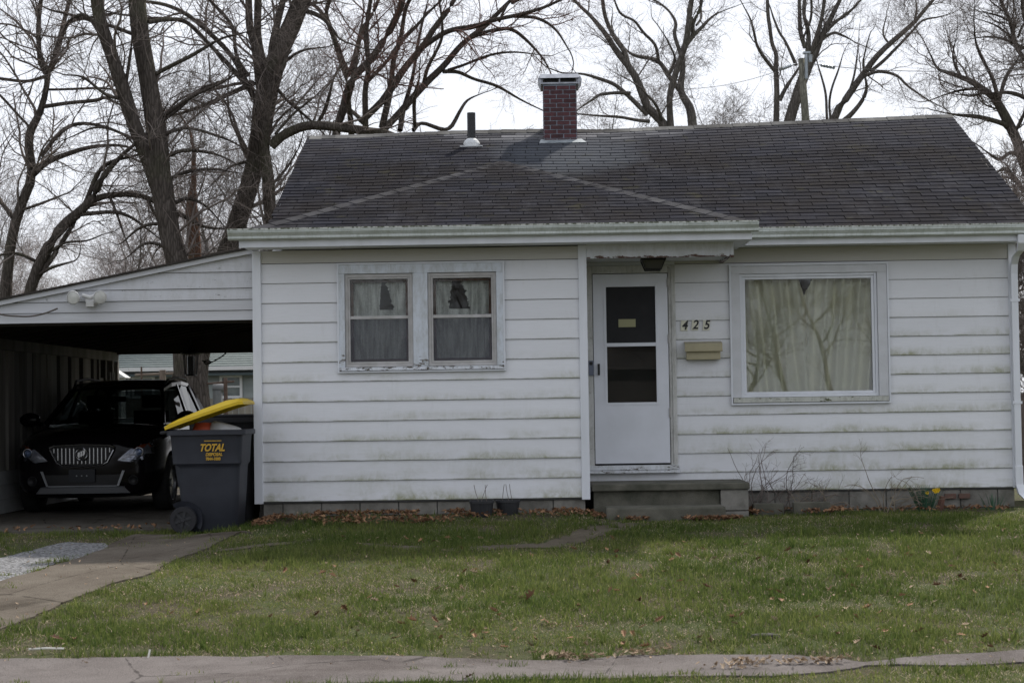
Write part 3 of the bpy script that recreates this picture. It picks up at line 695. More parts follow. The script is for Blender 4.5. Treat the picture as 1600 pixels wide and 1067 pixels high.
# chimney
cx0, cx1, cy0, cy1 = .04, .452, 3.12, 3.62
ch = MB(); ch.box(cx0, cx1, cy0, cy1, 4.2, 5.196); ch = ch.build('chimney', JOINT, house)
cO = wloc(ch); BH, BW = .0556, .165
def bricks(face):
    for r_ in range(15):
        z = 4.455 + r_ * BH
        if z + BH > 5.215: break
        ln = (cx1 - cx0) if face == 'f' else (cy1 - cy0); s = -BW / 2 * (r_ % 2) - (.0 if face == 'f' else .05)
        while s < ln:
            a, c = max(s + .005, .003), min(s + BW - .005, ln - .003)
            if c - a > .02:
                b = MB()
                z0_, z1_ = z + .004, min(z + BH - .004, 5.25)
                if face == 'f': b.box(cx0 + a, cx0 + c, cy0 - .007, cy0 + .01, z0_, z1_)
                elif face == 'r': b.box(cx1 - .01, cx1 + .007, cy0 + a, cy0 + c, z0_, z1_)
                else: b.box(cx0 - .007, cx0 + .01, cy0 + a, cy0 + c, z0_, z1_)
                b.build('brick', BRICK, ch)
            s += BW
for f_ in 'frl': bricks(f_)
LM = M('weathered_metal_cap', (.44, .46, .50), (.30, .31, .35), .45, 14, metal=.3)
b = MB()
b.box(cx0 - .03, cx1 + .03, cy0 - .03, cy1 + .03, 5.1960, 5.2150)
for xx in (cx0 - .02, (cx0 + cx1) / 2 - .008, cx1 + .004):
    for yy in (cy0 - .02, cy1): b.box(xx, xx + .016, yy, yy + .016, 5.2160, 5.2750)
b.prism([(cx0 - .05, cy0 - .06, 5.2650), (cx1 + .05, cy0 - .06, 5.2650), (cx1 + .03, cy0 + .0, 5.3250), (cx0 - .03, cy0 + .0, 5.3250)], (0, .002, 0))
b.box(cx0 - .035, cx1 + .035, cy0 + .0, cy1 + .03, 5.2770, 5.3120)
b.prism([(cx1 + .03, cy0 - .04, 5.1800), (cx1 + .075, cy0 - .04, 5.2500), (cx1 + .05, cy0 - .04, 5.3000), (cx1 + .02, cy0 - .04, 5.2400)], (0, .5, 0))
b.prism([(cx0 - .03, cy0 - .04, 5.1800), (cx0 - .065, cy0 - .04, 5.2600), (cx0 - .05, cy0 - .04, 5.3000), (cx0 - .02, cy0 - .04, 5.2400)], (0, .5, 0))
b.build('chimney_cap', LM, ch)
b = MB(); b.box(cx0 + .02, cx1 - .02, cy0 + .02, cy1 - .02, 5.2155, 5.2700); b.build('flue', DARKW, ch)
b = MB(); b.prism([(cx0 - .02, cy0 - .015, 4.36), (cx1 + .03, cy0 - .015, 4.36), (cx1 + .012, cy0 - .015, 4.478), (cx0 - .008, cy0 - .015, 4.478)], (0, .01, 0))
b.prism([(cx0 - .06, cy0 - .14, main_z(.2, cy0 - .14) + .014), (cx1 + .12, cy0 - .14, main_z(.2, cy0 - .14) + .014), (cx1 + .06, cy0 + .02, main_z(.2, cy0) + .02), (cx0 - .04, cy0 + .02, main_z(.2, cy0) + .02)], (0, 0, .006))
b.build('flashing', M('flashing_tar', (.17, .20, .22), (.30, .33, .35), .5, 14), ch)
# vent pipe
vx, vy = -.868, 3.0; vz = main_z(vx, vy)
b = MB(); b.lathe((vx, vy, vz), [(.052, -.1), (.052, .40), (.040, .40), (.040, .2)]); v_ = b.build('vent_pipe', BLACKP, house, smooth=False)
b = MB(); b.lathe((vx, vy, vz), [(.11, -.05), (.105, .015), (.085, .05), (.055, .075), (.046, .078)]); b.box(vx - .14, vx + .14, vy - .15, vy - .02, vz - .045, vz - .03); b.build('pipe_boot', M('boot_white', (.62, .64, .66), (.45, .46, .46)), v_)

# ================================================================== TREES
def ortho(T):
    ref = np.where(np.abs(T[..., 2:3]) > .85, np.array([.9, .4, .1]), np.array([.15, .2, .97]))
    U = np.cross(T, ref); U /= np.linalg.norm(U, axis=-1, keepdims=True) + 1e-9
    return U, np.cross(T, U)
def nrm(v): return v / (np.linalg.norm(v, axis=-1, keepdims=True) + 1e-9)
def tubes(P, Rr, k):
    N, n, _ = P.shape
    T = np.empty_like(P); T[:, 1:-1] = P[:, 2:] - P[:, :-2]; T[:, 0] = P[:, 1] - P[:, 0]; T[:, -1] = P[:, -1] - P[:, -2]
    T = nrm(T); U, V = ortho(T)
    a = np.arange(k) * 2 * math.pi / k
    W = P[:, :, None] + Rr[:, :, None, None] * (np.cos(a)[None, None, :, None] * U[:, :, None] + np.sin(a)[None, None, :, None] * V[:, :, None])
    base = (np.arange(N) * n * k)[:, None, None]; i = (np.arange(n - 1) * k)[None, :, None]; j = np.arange(k)[None, None, :]; j2 = (j + 1) % k
    Fq = np.stack([base + i + j, base + i + j2, base + i + k + j2, base + i + k + j], -1).reshape(-1, 4)
    return W.reshape(-1, 3), Fq
def grow(P, Rr, m, length, npt, t0=.15, ang=(30, 65), wig=.18, up=.05, rs=.55, rmin=.0025, tip=.35, lt=.5):
    """m children per parent path -> (paths, radii)"""
    N, n, _ = P.shape; idx = np.repeat(np.arange(N), m); K = len(idx)
    t = t0 + (1 - t0) * rng.random(K); f = t * (n - 1); i0 = np.minimum(f.astype(int), n - 2); u = (f - i0)[:, None]
    pos = P[idx, i0] * (1 - u) + P[idx, i0 + 1] * u; tan = nrm(P[idx, i0 + 1] - P[idx, i0])
    rad = Rr[idx, i0] * (1 - u[:, 0]) + Rr[idx, i0 + 1] * u[:, 0]
    U, V = ortho(tan); az = rng.random(K) * 2 * math.pi; a = np.radians(rng.uniform(*ang, K))
    d = nrm(np.cos(a)[:, None] * tan + np.sin(a)[:, None] * (np.cos(az)[:, None] * U + np.sin(az)[:, None] * V) + np.array([0, 0, up * 2]))
    L_ = (length if np.isscalar(length) else length[idx]) * (1 - lt * t) * rng.uniform(.6, 1.25, K)
    r0 = np.maximum(np.minimum(rad * rs, L_ * .0155), rmin)
    Q = np.empty((K, npt, 3)); Q[:, 0] = pos; st = (L_ / (npt - 1))[:, None]
    for q in range(1, npt):
        Q[:, q] = Q[:, q - 1] + d * st
        d = nrm(d + rng.normal(0, wig, (K, 3)) + np.array([0, 0, up]))
    return Q, np.maximum(r0[:, None] * np.linspace(1, tip, npt)[None], rmin * .8)
def crown_mesh(name, groups):
    Vs = []; Fs = []; o_ = 0
    for P, Rr, k in groups:
        V, Fq = tubes(P, Rr, k); Vs.append(V); Fs.append(Fq + o_); o_ += len(V)
    return np.concatenate(Vs), np.concatenate(Fs)
BARK1 = bark('bark_dark', (.068, .058, .051), (.118, .102, .091)); BARK2 = bark('bark_grey', (.11, .098, .09), (.17, .155, .14))
TWIG1 = M('twig_bark', (.13, .108, .098), (.20, .172, .158), .9, 3, spec=.03); TWIG2 = M('twig_bark_grey', (.15, .13, .125), (.21, .19, .18), .9, 3, spec=.03)
TWIGR = M('twig_bark_reddish', (.13, .082, .075), (.19, .12, .105), .9, 3, spec=.03)
TSEED = 0
def make_tree(name, label, Y, limbs, dens=1.0, L1=1.9, wig=.16, up=.04, bk=None, tw=None, spread=.7, group=None, extra=None, twl=1.0, lv3=8, ang=(30, 65), droop=0):
    global rng, TSEED
    TSEED += 1; rng = np.random.default_rng(100 + TSEED); random.seed(300 + TSEED)
    D = Y + 20.1; parts = []; rootp = None
    Ps = []; Rs = []; seen = []
    for li, lb in enumerate(limbs):
        dy = 0 if li == 0 else random.uniform(-spread, spread); n = len(lb); y0_ = Y
        if li:
            dd = [(math.hypot(u_[0] - lb[0][0], u_[1] - lb[0][1]), u_[2]) for u_ in seen]; m_ = min(dd); y0_ = m_[1] if m_[0] < 25 else Y
        w4 = []
        for q, (px, py, r_) in enumerate(lb):
            yy_ = y0_ + dy * q / max(1, n - 1); p = at(px, py, yy_)
            if q: seen += [(lb[q - 1][0] + (px - lb[q - 1][0]) * f_, lb[q - 1][1] + (py - lb[q - 1][1]) * f_, y0_ + dy * (q - 1 + f_) / max(1, n - 1)) for f_ in (0, .25, .5, .75, 1)]
            w4.append((*p, r_ * D / F))
        if li == 0:
            g = gz(w4[0][0], w4[0][1])
            if w4[0][2] > g: w4 = [(w4[0][0] + .05, w4[0][1], g - .1, w4[0][3] * 1.35)] + w4
            rootp = (w4[0][0], w4[0][1], float(g) - .05)
        c = curve_pts(w4, 28)
        if c[-1, 3] > .02 and lb[-1][1] < 40:      # goes on above the frame
            e = nrm(c[-1, :3] - c[-4, :3]); more = []
            p = c[-1].copy(); ln = min(6, c[-1, 3] * 45); s_ = 10
            for q in range(s_):
                e = nrm(e + rng.normal(0, .08, 3) + np.array([0, 0, .03])); p = p.copy(); p[:3] += e * ln / s_; p[3] *= .83; more.append(p)
            c = curve_pts(np.vstack([c[::2], more]), 34)
        else:
            e = nrm(c[-1, :3] - c[-4, :3]); more = []; p = c[-1].copy(); ln = np.clip(p[3] * 45, .25, 1.6)
            c[:, 3] *= np.where(np.arange(len(c)) > len(c) * .5, np.linspace(1.6, .62, len(c)).clip(0, 1), 1); r0 = c[-1, 3]
            for q in range(8): e = nrm(e + rng.normal(0, .16, 3) + np.array([0, 0, .04])); p = p.copy(); p[:3] += e * ln / 8; p[3] = max(r0 * (1 - q / 8.5), .002); more.append(p)
            c = curve_pts(np.vstack([c[::2], more]), 34)
        c[:, :3] += np.array([mnoise.noise_vector(Vector(v) * 1.1) for v in c[:, :3]]) * .05 * np.clip(np.arange(len(c)) / 6, 0, 1)[:, None]
        c[:, 3] = np.maximum(c[:, 3], .0025); Ps.append(c[:, :3]); Rs.append(c[:, 3])
    th = empty(name, rootp, label, 'tree', group)
    V = []; Fq = []; o_ = 0
    for P, r_ in zip(Ps, Rs):
        a, f_ = tubes(P[None], r_[None], 10 if r_.max() > .06 else 6); V.append(a); Fq.append(f_ + o_); o_ += len(a)
    V = np.concatenate(V)
    V += np.array(rootp) * 0
    link('trunk', np_mesh('trunk', V - np.array(rootp), np.concatenate(Fq), True), bk or BARK1, th, (0, 0, 0))
    gr = []
    A1 = []; B1 = []
    for P, r_ in zip(Ps, Rs):
        ln = np.linalg.norm(np.diff(P, axis=0), axis=1).sum(); m = max(2, int(ln * 2.35 * dens * min(1, .35 + ln / 6)))
        th_ = 1.25 if r_.max() > .12 else .9
        Q, q = grow(P[None], r_[None], m, min(L1, ln * .55) * th_, 10, .22 if r_.max() > .12 else .1, ang, wig, up - droop, .5, .0035)
        A1.append(Q); B1.append(q)
    Q1 = np.concatenate(A1); q1 = np.concatenate(B1)
    Q2, q2 = grow(Q1, q1, int(10 * dens ** .5 + .5), .85 * twl, 6, .08, (30, 65), wig * 1.1, up * .6, .6, .0026)
    Q3, q3 = grow(Q2, q2, lv3, .36 * twl, 4, .1, (30, 70), wig * 1.4, up, .7, .0021)
    gr = [(Q1, q1, 5), (Q2, q2, 3), (Q3, q3, 3)]
    V, Fq = crown_mesh('crown', gr)
    o = link('crown', np_mesh('crown', V - np.array(rootp), Fq), tw or TWIG1, th, (0, 0, 0))
    return th
A = make_tree
A('bare_tree', 'slim dark bare tree leaning right at the far left behind the carport', 14, [
    [(8, 520, 11), (10, 445, 9), (25, 345, 8), (50, 275, 7.5), (46, 225, 7), (50, 196, 7), (67, 162, 6), (74, 117, 6), (72, 110, 5)],
    [(72, 115, 5), (61, 90, 4.5), (61, 45, 4), (66, 0, 3.5), (70, -30, 3)], [(74, 112, 5), (83, 94, 4.5), (99, 40, 4), (108, 0, 3.5), (113, -30, 3)],
    [(50, 275, 5), (75, 252, 4.5), (105, 240, 4), (150, 227, 3), (195, 230, 2.5), (225, 245, 1.5)], [(64, 245, 3.5), (90, 212, 3.5), (118, 195, 3), (152, 196, 2.5), (190, 212, 2), (222, 240, 1.3)],
    [(66, 167, 3.5), (105, 162, 3), (150, 158, 3), (165, 155, 2.5), (190, 168, 2), (225, 175, 1.5)], [(75, 118, 2.5), (40, 126, 2.5), (0, 124, 2.5), (-40, 118, 2)],
    [(85, 92, 2.5), (105, 40, 3), (140, 28, 2.5), (165, 22, 2)], [(70, 140, 2), (110, 140, 2), (160, 138, 2), (200, 145, 1.2)], [(48, 200, 2), (20, 170, 2), (0, 150, 2), (-30, 120, 1.5)],
    [(20, 340, 4), (-10, 290, 3), (-40, 200, 3)], [(30, 330, 2.5), (70, 315, 2), (110, 300, 1.5)]], 1.0, 1.9, up=.0, twl=1.25, lv3=3)
A('bare_tree', 'bare tree leaning to the right over the carport roof with a long arching limb', 13, [
    [(38, 540, 11), (50, 445, 9), (82, 375, 9), (112, 340, 8), (140, 315, 7), (152, 290, 6), (170, 265, 5), (195, 240, 4), (225, 215, 3), (250, 180, 2)],
    [(138, 316, 5.5), (160, 308, 5), (190, 304, 4.5), (225, 306, 4), (260, 322, 4), (300, 347, 3.5), (320, 356, 3), (352, 358, 2.5)],
    [(118, 336, 4), (140, 334, 3.5), (185, 335, 3), (215, 345, 2.5), (250, 372, 1.5)], [(55, 440, 4), (90, 390, 4), (125, 332, 4), (150, 275, 4), (175, 252, 3.5), (215, 244, 3)],
    [(70, 400, 2.5), (100, 380, 2), (135, 378, 1.6), (165, 368, 1.2)], [(60, 410, 3), (20, 395, 2.5), (-20, 400, 2)], [(60, 430, 3), (85, 415, 2.5), (120, 405, 1.5)],
    [(170, 305, 2.5), (185, 340, 2), (200, 380, 1.3)], [(230, 308, 2.5), (250, 350, 2), (255, 385, 1.3)], [(280, 335, 2), (262, 365, 2), (240, 400, 1.2)]], 1.0, 1.4, up=-.03, twl=1.15, lv3=3)
A('forked_bare_tree', 'big dark bare tree forking into two thick trunks above the carport roof', 12, [
    [(304, 720, 34), (300, 640, 28), (296, 560, 25), (290, 470, 19), (273, 400, 17), (262, 345, 16.5), (250, 285, 18), (246, 240, 17), (240, 180, 15), (228, 100, 14), (215, 30, 14), (208, -30, 13)],
    [(246, 290, 13), (232, 250, 12), (212, 200, 11), (195, 140, 11), (173, 80, 10), (157, 30, 10), (148, -30, 9)],
    [(250, 190, 5), (275, 170, 4.5), (300, 150, 4), (335, 133, 3), (365, 120, 2)], [(250, 185, 3), (285, 160, 3), (320, 140, 2.5), (350, 128, 2)], [(232, 35, 4), (260, 30, 3.5), (290, 34, 3), (320, 60, 2), (345, 95, 1.5)],
    [(250, 290, 4), (285, 270, 3), (330, 262, 2.5), (370, 270, 1.5)], [(200, 150, 3), (170, 150, 2.5), (130, 120, 2), (100, 115, 1.5)], [(175, 90, 3), (140, 30, 3), (110, 32, 2), (90, 60, 1.5)],
    [(195, 145, 3), (205, 85, 2.5), (207, 70, 2)], [(248, 250, 3.5), (290, 235, 3), (340, 240, 2), (380, 262, 1.3)], [(255, 330, 4), (290, 310, 3), (320, 320, 2), (345, 345, 1.5)], [(258, 350, 3), (220, 355, 2.5), (190, 380, 1.5)],
    [(235, 120, 3.5), (300, 85, 3), (350, 60, 2), (390, 50, 1.5)], [(225, 60, 3), (150, 35, 3), (90, 20, 2)], [(246, 230, 3), (200, 215, 2.5), (150, 200, 2), (110, 215, 1.5)], [(246, 215, 3), (290, 200, 2.5), (350, 215, 2), (392, 240, 1.2)],
    [(270, 390, 3), (230, 380, 2.5), (200, 400, 1.5)], [(295, 560, 5), (270, 590, 3), (255, 640, 2)]], 1.05, 2.0, up=-.02, twl=1.3, lv3=3)
A('forked_bare_tree', 'thick bare tree with two crossing stems beside the left end of the roof', 14, [
    [(302, 760, 20), (304, 640, 18), (310, 560, 16), (328, 480, 16), (352, 410, 16), (372, 350, 15), (388, 290, 15), (402, 240, 15), (412, 190, 17), (418, 145, 18), (430, 105, 16), (447, 60, 15), (470, 10, 14), (488, -40, 13)],
    [(412, 470, 10), (428, 400, 10), (424, 335, 10), (419, 290, 10), (414, 240, 10), (412, 200, 12)], [(408, 140, 8), (400, 80, 6.5), (389, 40, 6), (387, -20, 5)], [(415, 120, 8), (404, 60, 6), (402, 0, 6), (400, -40, 5)], [(424, 100, 7), (430, 50, 5.5), (442, 0, 5)],
    [(424, 228, 8), (445, 211, 7.5), (480, 198, 7), (520, 197, 7), (580, 204, 7), (610, 208, 6), (660, 235, 5)], [(398, 155, 5), (372, 105, 4), (345, 70, 4), (300, 28, 3.5), (262, 8, 3), (225, 0, 2.5)],
    [(396, 145, 4.5), (350, 95, 3.5), (320, 62, 3), (290, 34, 3), (240, 30, 3)], [(430, 135, 3), (450, 155, 2.5), (480, 185, 2), (490, 196, 2)], [(388, 120, 4), (370, 90, 3), (362, 40, 3), (330, 0, 2.5)],
    [(398, 130, 4), (330, 158, 3.5), (300, 170, 3), (270, 180, 2.5)], [(395, 128, 3), (350, 135, 2.5), (290, 150, 2), (255, 178, 1.5)], [(470, 15, 4), (505, 30, 3.5), (530, 60, 2.5)], [(430, 210, 2.5), (465, 170, 2), (500, 140, 1.5)], [(440, 100, 3), (475, 80, 2), (515, 72, 1.4)],
    [(495, 196, 3), (508, 160, 3), (520, 120, 2)], [(400, 250, 3), (360, 262, 2), (330, 290, 1.5)], [(415, 300, 2.5), (450, 260, 2), (470, 230, 1.5)]], .9, 2.0, up=0, twl=1.25, lv3=3)
A('spreading_bare_tree', 'bare tree of many stems fanning out over the ridge left of the chimney', 18, [
    [(520, 330, 9), (526, 204, 6), (537, 171, 7.5), (549, 133, 7), (558, 114, 6.5), (575, 95, 6), (594, 69, 5.5), (611, 43, 5.5), (627, 7, 5), (634, -20, 5)],
    [(542, 122, 4), (530, 88, 4.5), (520, 55, 4), (511, 26, 3.5), (516, 0, 3.5), (518, -20, 3)], [(511, 30, 3.5), (497, 14, 3), (484, 5, 3)], [(553, 115, 4), (558, 78, 4), (567, 47, 3.5), (584, 19, 3), (594, -8, 3)],
    [(571, 210, 5), (571, 147, 4.5), (574, 107, 4), (569, 59, 4), (572, 31, 3.5), (578, -5, 3)], [(549, 210, 5), (546, 161, 4), (545, 140, 3)], [(545, 118, 3), (556, 80, 3), (566, 40, 2.5)],
    [(563, 192, 5.5), (594, 161, 5.5), (608, 140, 6), (630, 109, 5.5), (656, 78, 5), (677, 47, 4.5), (698, 21, 4), (712, -5, 3.5)], [(656, 78, 4.5), (684, 57, 4), (708, 45, 4), (743, 41, 4), (770, 33, 3.5), (798, 25, 3), (843, 14, 2.5), (870, 4, 2)],
    [(597, 200, 5.5), (608, 147, 5), (613, 100, 4), (625, 59, 3.5), (632, 19, 3), (645, -8, 3)], [(600, 203, 5.5), (634, 166, 5.5), (668, 128, 5.5), (694, 102, 5), (715, 76, 4.5), (736, 57, 4), (758, 40, 4), (797, 3, 3)],
    [(692, 112, 3.5), (717, 112, 3), (741, 122, 2.5), (777, 133, 2.5), (812, 154, 2), (850, 174, 1.5)], [(738, 58, 3), (765, 49, 3), (796, 47, 3), (822, 64, 2.5), (850, 93, 2), (866, 122, 1.5)],
    [(625, 204, 4.5), (632, 166, 4), (646, 114, 3), (652, 70, 2.5), (662, 20, 2)], [(575, 127, 3.5), (603, 95, 3), (622, 69, 3), (651, 40, 2.5), (684, 9, 2)], [(646, 204, 3.5), (660, 193, 3), (698, 204, 3.5), (717, 178, 3), (732, 157, 2.5), (752, 146, 1.5)],
    [(800, 26, 2.5), (835, 28, 2.5), (870, 50, 2), (895, 90, 1.5)], [(662, 130, 3), (670, 100, 3), (688, 60, 2.5), (690, 30, 2)], [(565, 190, 3.5), (550, 175, 3), (540, 160, 2)], [(700, 110, 2.5), (740, 95, 2), (790, 82, 1.8), (840, 86, 1.3)], [(648, 200, 3), (650, 150, 3), (655, 120, 2)],
    [(800, 5, 3), (830, -10, 3), (860, -10, 2)], [(780, 35, 2), (800, -2, 2)]], 1.0, 1.5, wig=.17, up=.03, spread=1.5, tw=TWIGR, twl=1.0, lv3=4)
A('twisting_bare_tree', 'bare tree with crooked stems just right of the chimney', 22, [
    [(1040, 300, 9), (1036, 199, 7.5), (1014, 171, 7), (1000, 138, 6.5), (983, 109, 5.5), (962, 78, 5), (948, 52, 4), (926, 28, 3), (903, 7, 2.5), (890, -10, 2)],
    [(983, 109, 4), (976, 83, 4), (962, 59, 3.5), (948, 28, 3.2), (941, 0, 3), (938, -20, 2.5)], [(1012, 180, 4), (979, 147, 3.5), (955, 128, 3), (919, 116, 2.5), (888, 114, 2)], [(985, 146, 3), (943, 144, 2.5), (925, 155, 2.2), (903, 171, 1.8)],
    [(1015, 190, 3), (985, 186, 2.5), (955, 183, 2.3), (905, 181, 1.8)], [(1048, 205, 6), (1046, 166, 5), (1050, 138, 5), (1062, 102, 5), (1071, 71, 5), (1076, 36, 4.5), (1081, -5, 4)],
    [(1070, 75, 3.5), (1083, 57, 4), (1097, 43, 3), (1116, 24, 2), (1138, 14, 1.2)], [(1083, 57, 3.5), (1084, 36, 3), (1094, 14, 2.5), (1098, -12, 2)], [(1083, 205, 7.5), (1078, 171, 7), (1064, 142, 5.5), (1069, 107, 4.5), (1069, 85, 4)],
    [(1064, 144, 4), (1045, 121, 4), (1026, 97, 3.5), (993, 88, 3), (977, 76, 2.5)], [(1029, 98, 3), (1024, 71, 2.5), (1007, 50, 2.3), (993, 31, 2), (972, 21, 2), (960, 0, 1.5)], [(1066, 92, 3.2), (1054, 55, 3), (1055, 36, 2.5), (1040, 14, 2), (1021, -2, 2)],
    [(1045, 120, 2.2), (1056, 95, 2), (1045, 70, 1.6), (1030, 45, 1.3)], [(1042, 118, 1.8), (1050, 105, 1.6), (1055, 85, 1.3)], [(1035, 195, 3), (1025, 165, 2.5), (1008, 145, 2)], [(1088, 40, 2), (1096, 28, 2), (1095, 10, 2)]], .6, 1.2, wig=.22, up=.06, bk=BARK2, tw=TWIG2, spread=.8, twl=.9, lv3=4)
A('twisting_bare_tree', 'bare tree with upright crooked stems directly behind the utility pole', 24, [
    [(1225, 300, 11), (1233, 195, 9), (1242, 162, 8.5), (1250, 134, 8.5), (1259, 110, 8), (1270, 89, 6.5), (1277, 72, 5.5), (1287, 50, 4.5), (1300, 25, 4), (1315, -5, 3)],
    [(1259, 108, 5), (1262, 78, 4.5), (1262, 50, 3.5), (1255, 20, 3), (1262, -15, 3)], [(1267, 88, 5), (1276, 57, 4), (1285, 25, 3), (1290, -10, 3)], [(1277, 68, 3), (1300, 53, 2.3), (1315, 57, 2), (1332, 65, 1.5)],
    [(1244, 103, 3), (1229, 68, 2.2), (1217, 50, 2), (1208, 28, 1.6)], [(1212, 210, 5), (1214, 148, 4.5), (1213, 110, 4), (1214, 85, 3.5), (1208, 71, 3.2), (1204, 50, 3), (1200, 20, 3), (1199, -15, 2.5)],
    [(1211, 112, 3), (1193, 88, 2.8), (1183, 71, 2.5), (1179, 55, 2), (1172, 30, 1.8), (1160, 8, 1.3)], [(1218, 158, 3.5), (1229, 137, 3.2), (1240, 118, 3)], [(1258, 75, 3.5), (1250, 50, 3.5), (1248, 20, 3), (1250, -12, 2.5)], [(1255, 60, 2), (1266, 30, 2), (1268, -5, 2)], [(1280, 62, 3), (1305, 35, 2.5), (1330, 15, 2), (1345, 0, 1.5)]], .6, 1.1, wig=.24, up=.08, bk=BARK2, tw=TWIG2, twl=.85, lv3=4)
A('twisting_bare_tree', 'bare tree leaning right in the gap of sky between pole and roof end', 24, [
    [(1298, 300, 8), (1303, 190, 6.5), (1322, 153, 5.5), (1347, 118, 5), (1373, 86, 4.5), (1405, 57, 4), (1430, 35, 3.2), (1458, 0, 2.5)], [(1312, 195, 5), (1330, 178, 4), (1347, 158, 3.2), (1353, 140, 3), (1351, 122, 2.8)],
    [(1360, 112, 3), (1386, 92, 3), (1402, 76, 2.6), (1427, 48, 2.2), (1443, 32, 2), (1468, 27, 1.5), (1492, 20, 1)], [(1350, 119, 3), (1373, 112, 2.5), (1402, 118, 2.2), (1420, 135, 1.8), (1450, 156, 1.4), (1480, 172, 1)],
    [(1293, 200, 2.2), (1290, 153, 2), (1284, 120, 1.6), (1275, 90, 1.2)], [(1298, 190, 2), (1296, 150, 1.8), (1310, 110, 1.5), (1318, 80, 1)], [(1325, 150, 2), (1335, 110, 1.6), (1340, 75, 1.2)], [(1428, 38, 2), (1432, 15, 1.6), (1428, -8, 1.2)], [(1390, 70, 2), (1380, 50, 1.5), (1384, 25, 1.2)]], .55, 1.0, wig=.24, up=.08, bk=BARK2, tw=TWIG2, twl=.85, lv3=4)
A('dense_bare_tree', 'dense dark bare tree reaching left over the right end of the roof', 20, [
    [(1650, 420, 12), (1602, 264, 8.5), (1588, 225, 8), (1573, 191, 8), (1558, 159, 6.5), (1532, 137, 5), (1500, 118, 4.2), (1468, 111, 3), (1456, 92, 2), (1448, 76, 1.5)],
    [(1565, 172, 4), (1551, 127, 3.2), (1538, 96, 2.8), (1526, 64, 2), (1522, 40, 1.5)], [(1620, 165, 4), (1600, 153, 3.5), (1575, 145, 3), (1545, 146, 2), (1510, 150, 1.5)], [(1575, 200, 4.5), (1564, 193, 4), (1532, 183, 3.5), (1497, 180, 2.5), (1470, 176, 1.5)],
    [(1590, 240, 4), (1575, 240, 3), (1560, 250, 3), (1545, 240, 2), (1530, 228, 1.5)], [(1600, 300, 4), (1583, 274, 4), (1570, 262, 3.5), (1556, 268, 2.5)], [(1560, 160, 3), (1570, 120, 3), (1590, 90, 2)], [(1530, 137, 2.5), (1500, 140, 2), (1470, 150, 1.5)], [(1500, 118, 2.5), (1490, 90, 1.8), (1495, 60, 1.2)],
    [(1580, 215, 3), (1600, 180, 3), (1625, 150, 2)], [(1585, 230, 3), (1610, 215, 3), (1640, 190, 2)], [(1585, 290, 2.5), (1592, 330, 2), (1600, 380, 1.5)]], 1.5, 1.25, wig=.25, up=.05, tw=TWIG1, twl=.95, lv3=4)
A('dense_bare_tree', 'dense bare tree hanging into the top right corner', 22, [
    [(1720, 420, 12), (1690, 200, 10), (1640, 120, 6), (1602, 92, 4), (1586, 64, 3.5), (1577, 32, 3), (1564, 0, 2.5), (1560, -20, 2)], [(1640, 130, 4), (1610, 60, 3), (1600, 20, 3), (1598, -20, 2.5)], [(1600, 75, 2.5), (1570, 62, 2), (1545, 58, 1.8), (1525, 60, 1.3)], [(1580, 35, 2), (1555, 25, 1.6), (1535, 20, 1.2)], [(1590, 60, 2), (1600, 40, 2), (1620, 20, 2)], [(1586, 64, 2), (1560, 45, 1.6), (1540, 35, 1.2)]], 1.9, 1.1, wig=.25, up=.03, tw=TWIG1, twl=.95, lv3=4)
A('broken_tree', 'broken reddish brown dead trunk standing between the two big left trees', 17, [[(304, 520, 11), (303, 400, 10), (300, 340, 9.5), (302, 305, 9), (303, 291, 7)]], .5, .5, bk=bark('dead_bark', (.11, .062, .045), (.16, .10, .075)), twl=.6, lv3=4)
# smaller far trees (random forms), and the hazy wood beyond
def rand_limbs(x, y, h, r0, lean=0):
    base = np.array([x, y, float(gz(x, y)) - .1]); P = []; Rs = []
    t = [np.append(base, r0)]; d = np.array([lean, 0, 1.]); n = 9
    for q in range(n): d = nrm(d + rng.normal(0, .17, 3) + np.array([0, 0, .07])); t.append(np.append(t[-1][:3] + d * h / n, r0 * max(.03, 1 - .13 * (q + 1)))); 
    P.append(curve_pts(t, 24))
    for q in range(9):
        s = P[0][int(rng.integers(6, 20))]; a = rng.random() * 6.28; e = nrm(np.array([math.cos(a), math.sin(a), rng.uniform(.5, 1.4)])); L_ = h * rng.uniform(.25, .5); c = [np.append(s[:3], s[3] * .6)]
        for k in range(6): e = nrm(e + rng.normal(0, .16, 3) + np.array([0, 0, .08])); c.append(np.append(c[-1][:3] + e * L_ / 6, s[3] * .6 * (1 - .14 * (k + 1))))
        P.append(curve_pts(c, 24))
    return np.array(P)
def free_tree(x, y, h, r0, m1, m2, m3, L1, tw=1.0, wig=.2):
    L_ = rand_limbs(x, y, h, r0); P, r_ = L_[..., :3], np.maximum(L_[..., 3], .005)
    Q1, q1 = grow(P, r_, m1, L1, 8, .2, (30, 65), wig, .05, .5, .006); Q2, q2 = grow(Q1, q1, m2, L1 * .5 * tw, 5, .1, (30, 70), wig * 1.2, .03, .6, .005); g = [(P, r_, 6), (Q1, q1, 3), (Q2, q2, 3)]
    if m3: Q3, q3 = grow(Q2, q2, m3, L1 * .25 * tw, 3, .1, (30, 70), wig * 1.4, .03, .7, .0042); g.append((Q3, q3, 3))
    return g
TWIGF = M('far_twigs', (.30, .265, .255), (.38, .34, .33), .95, 1, spec=.03)  # far twigs made paler, putting the haze of distance into their colour
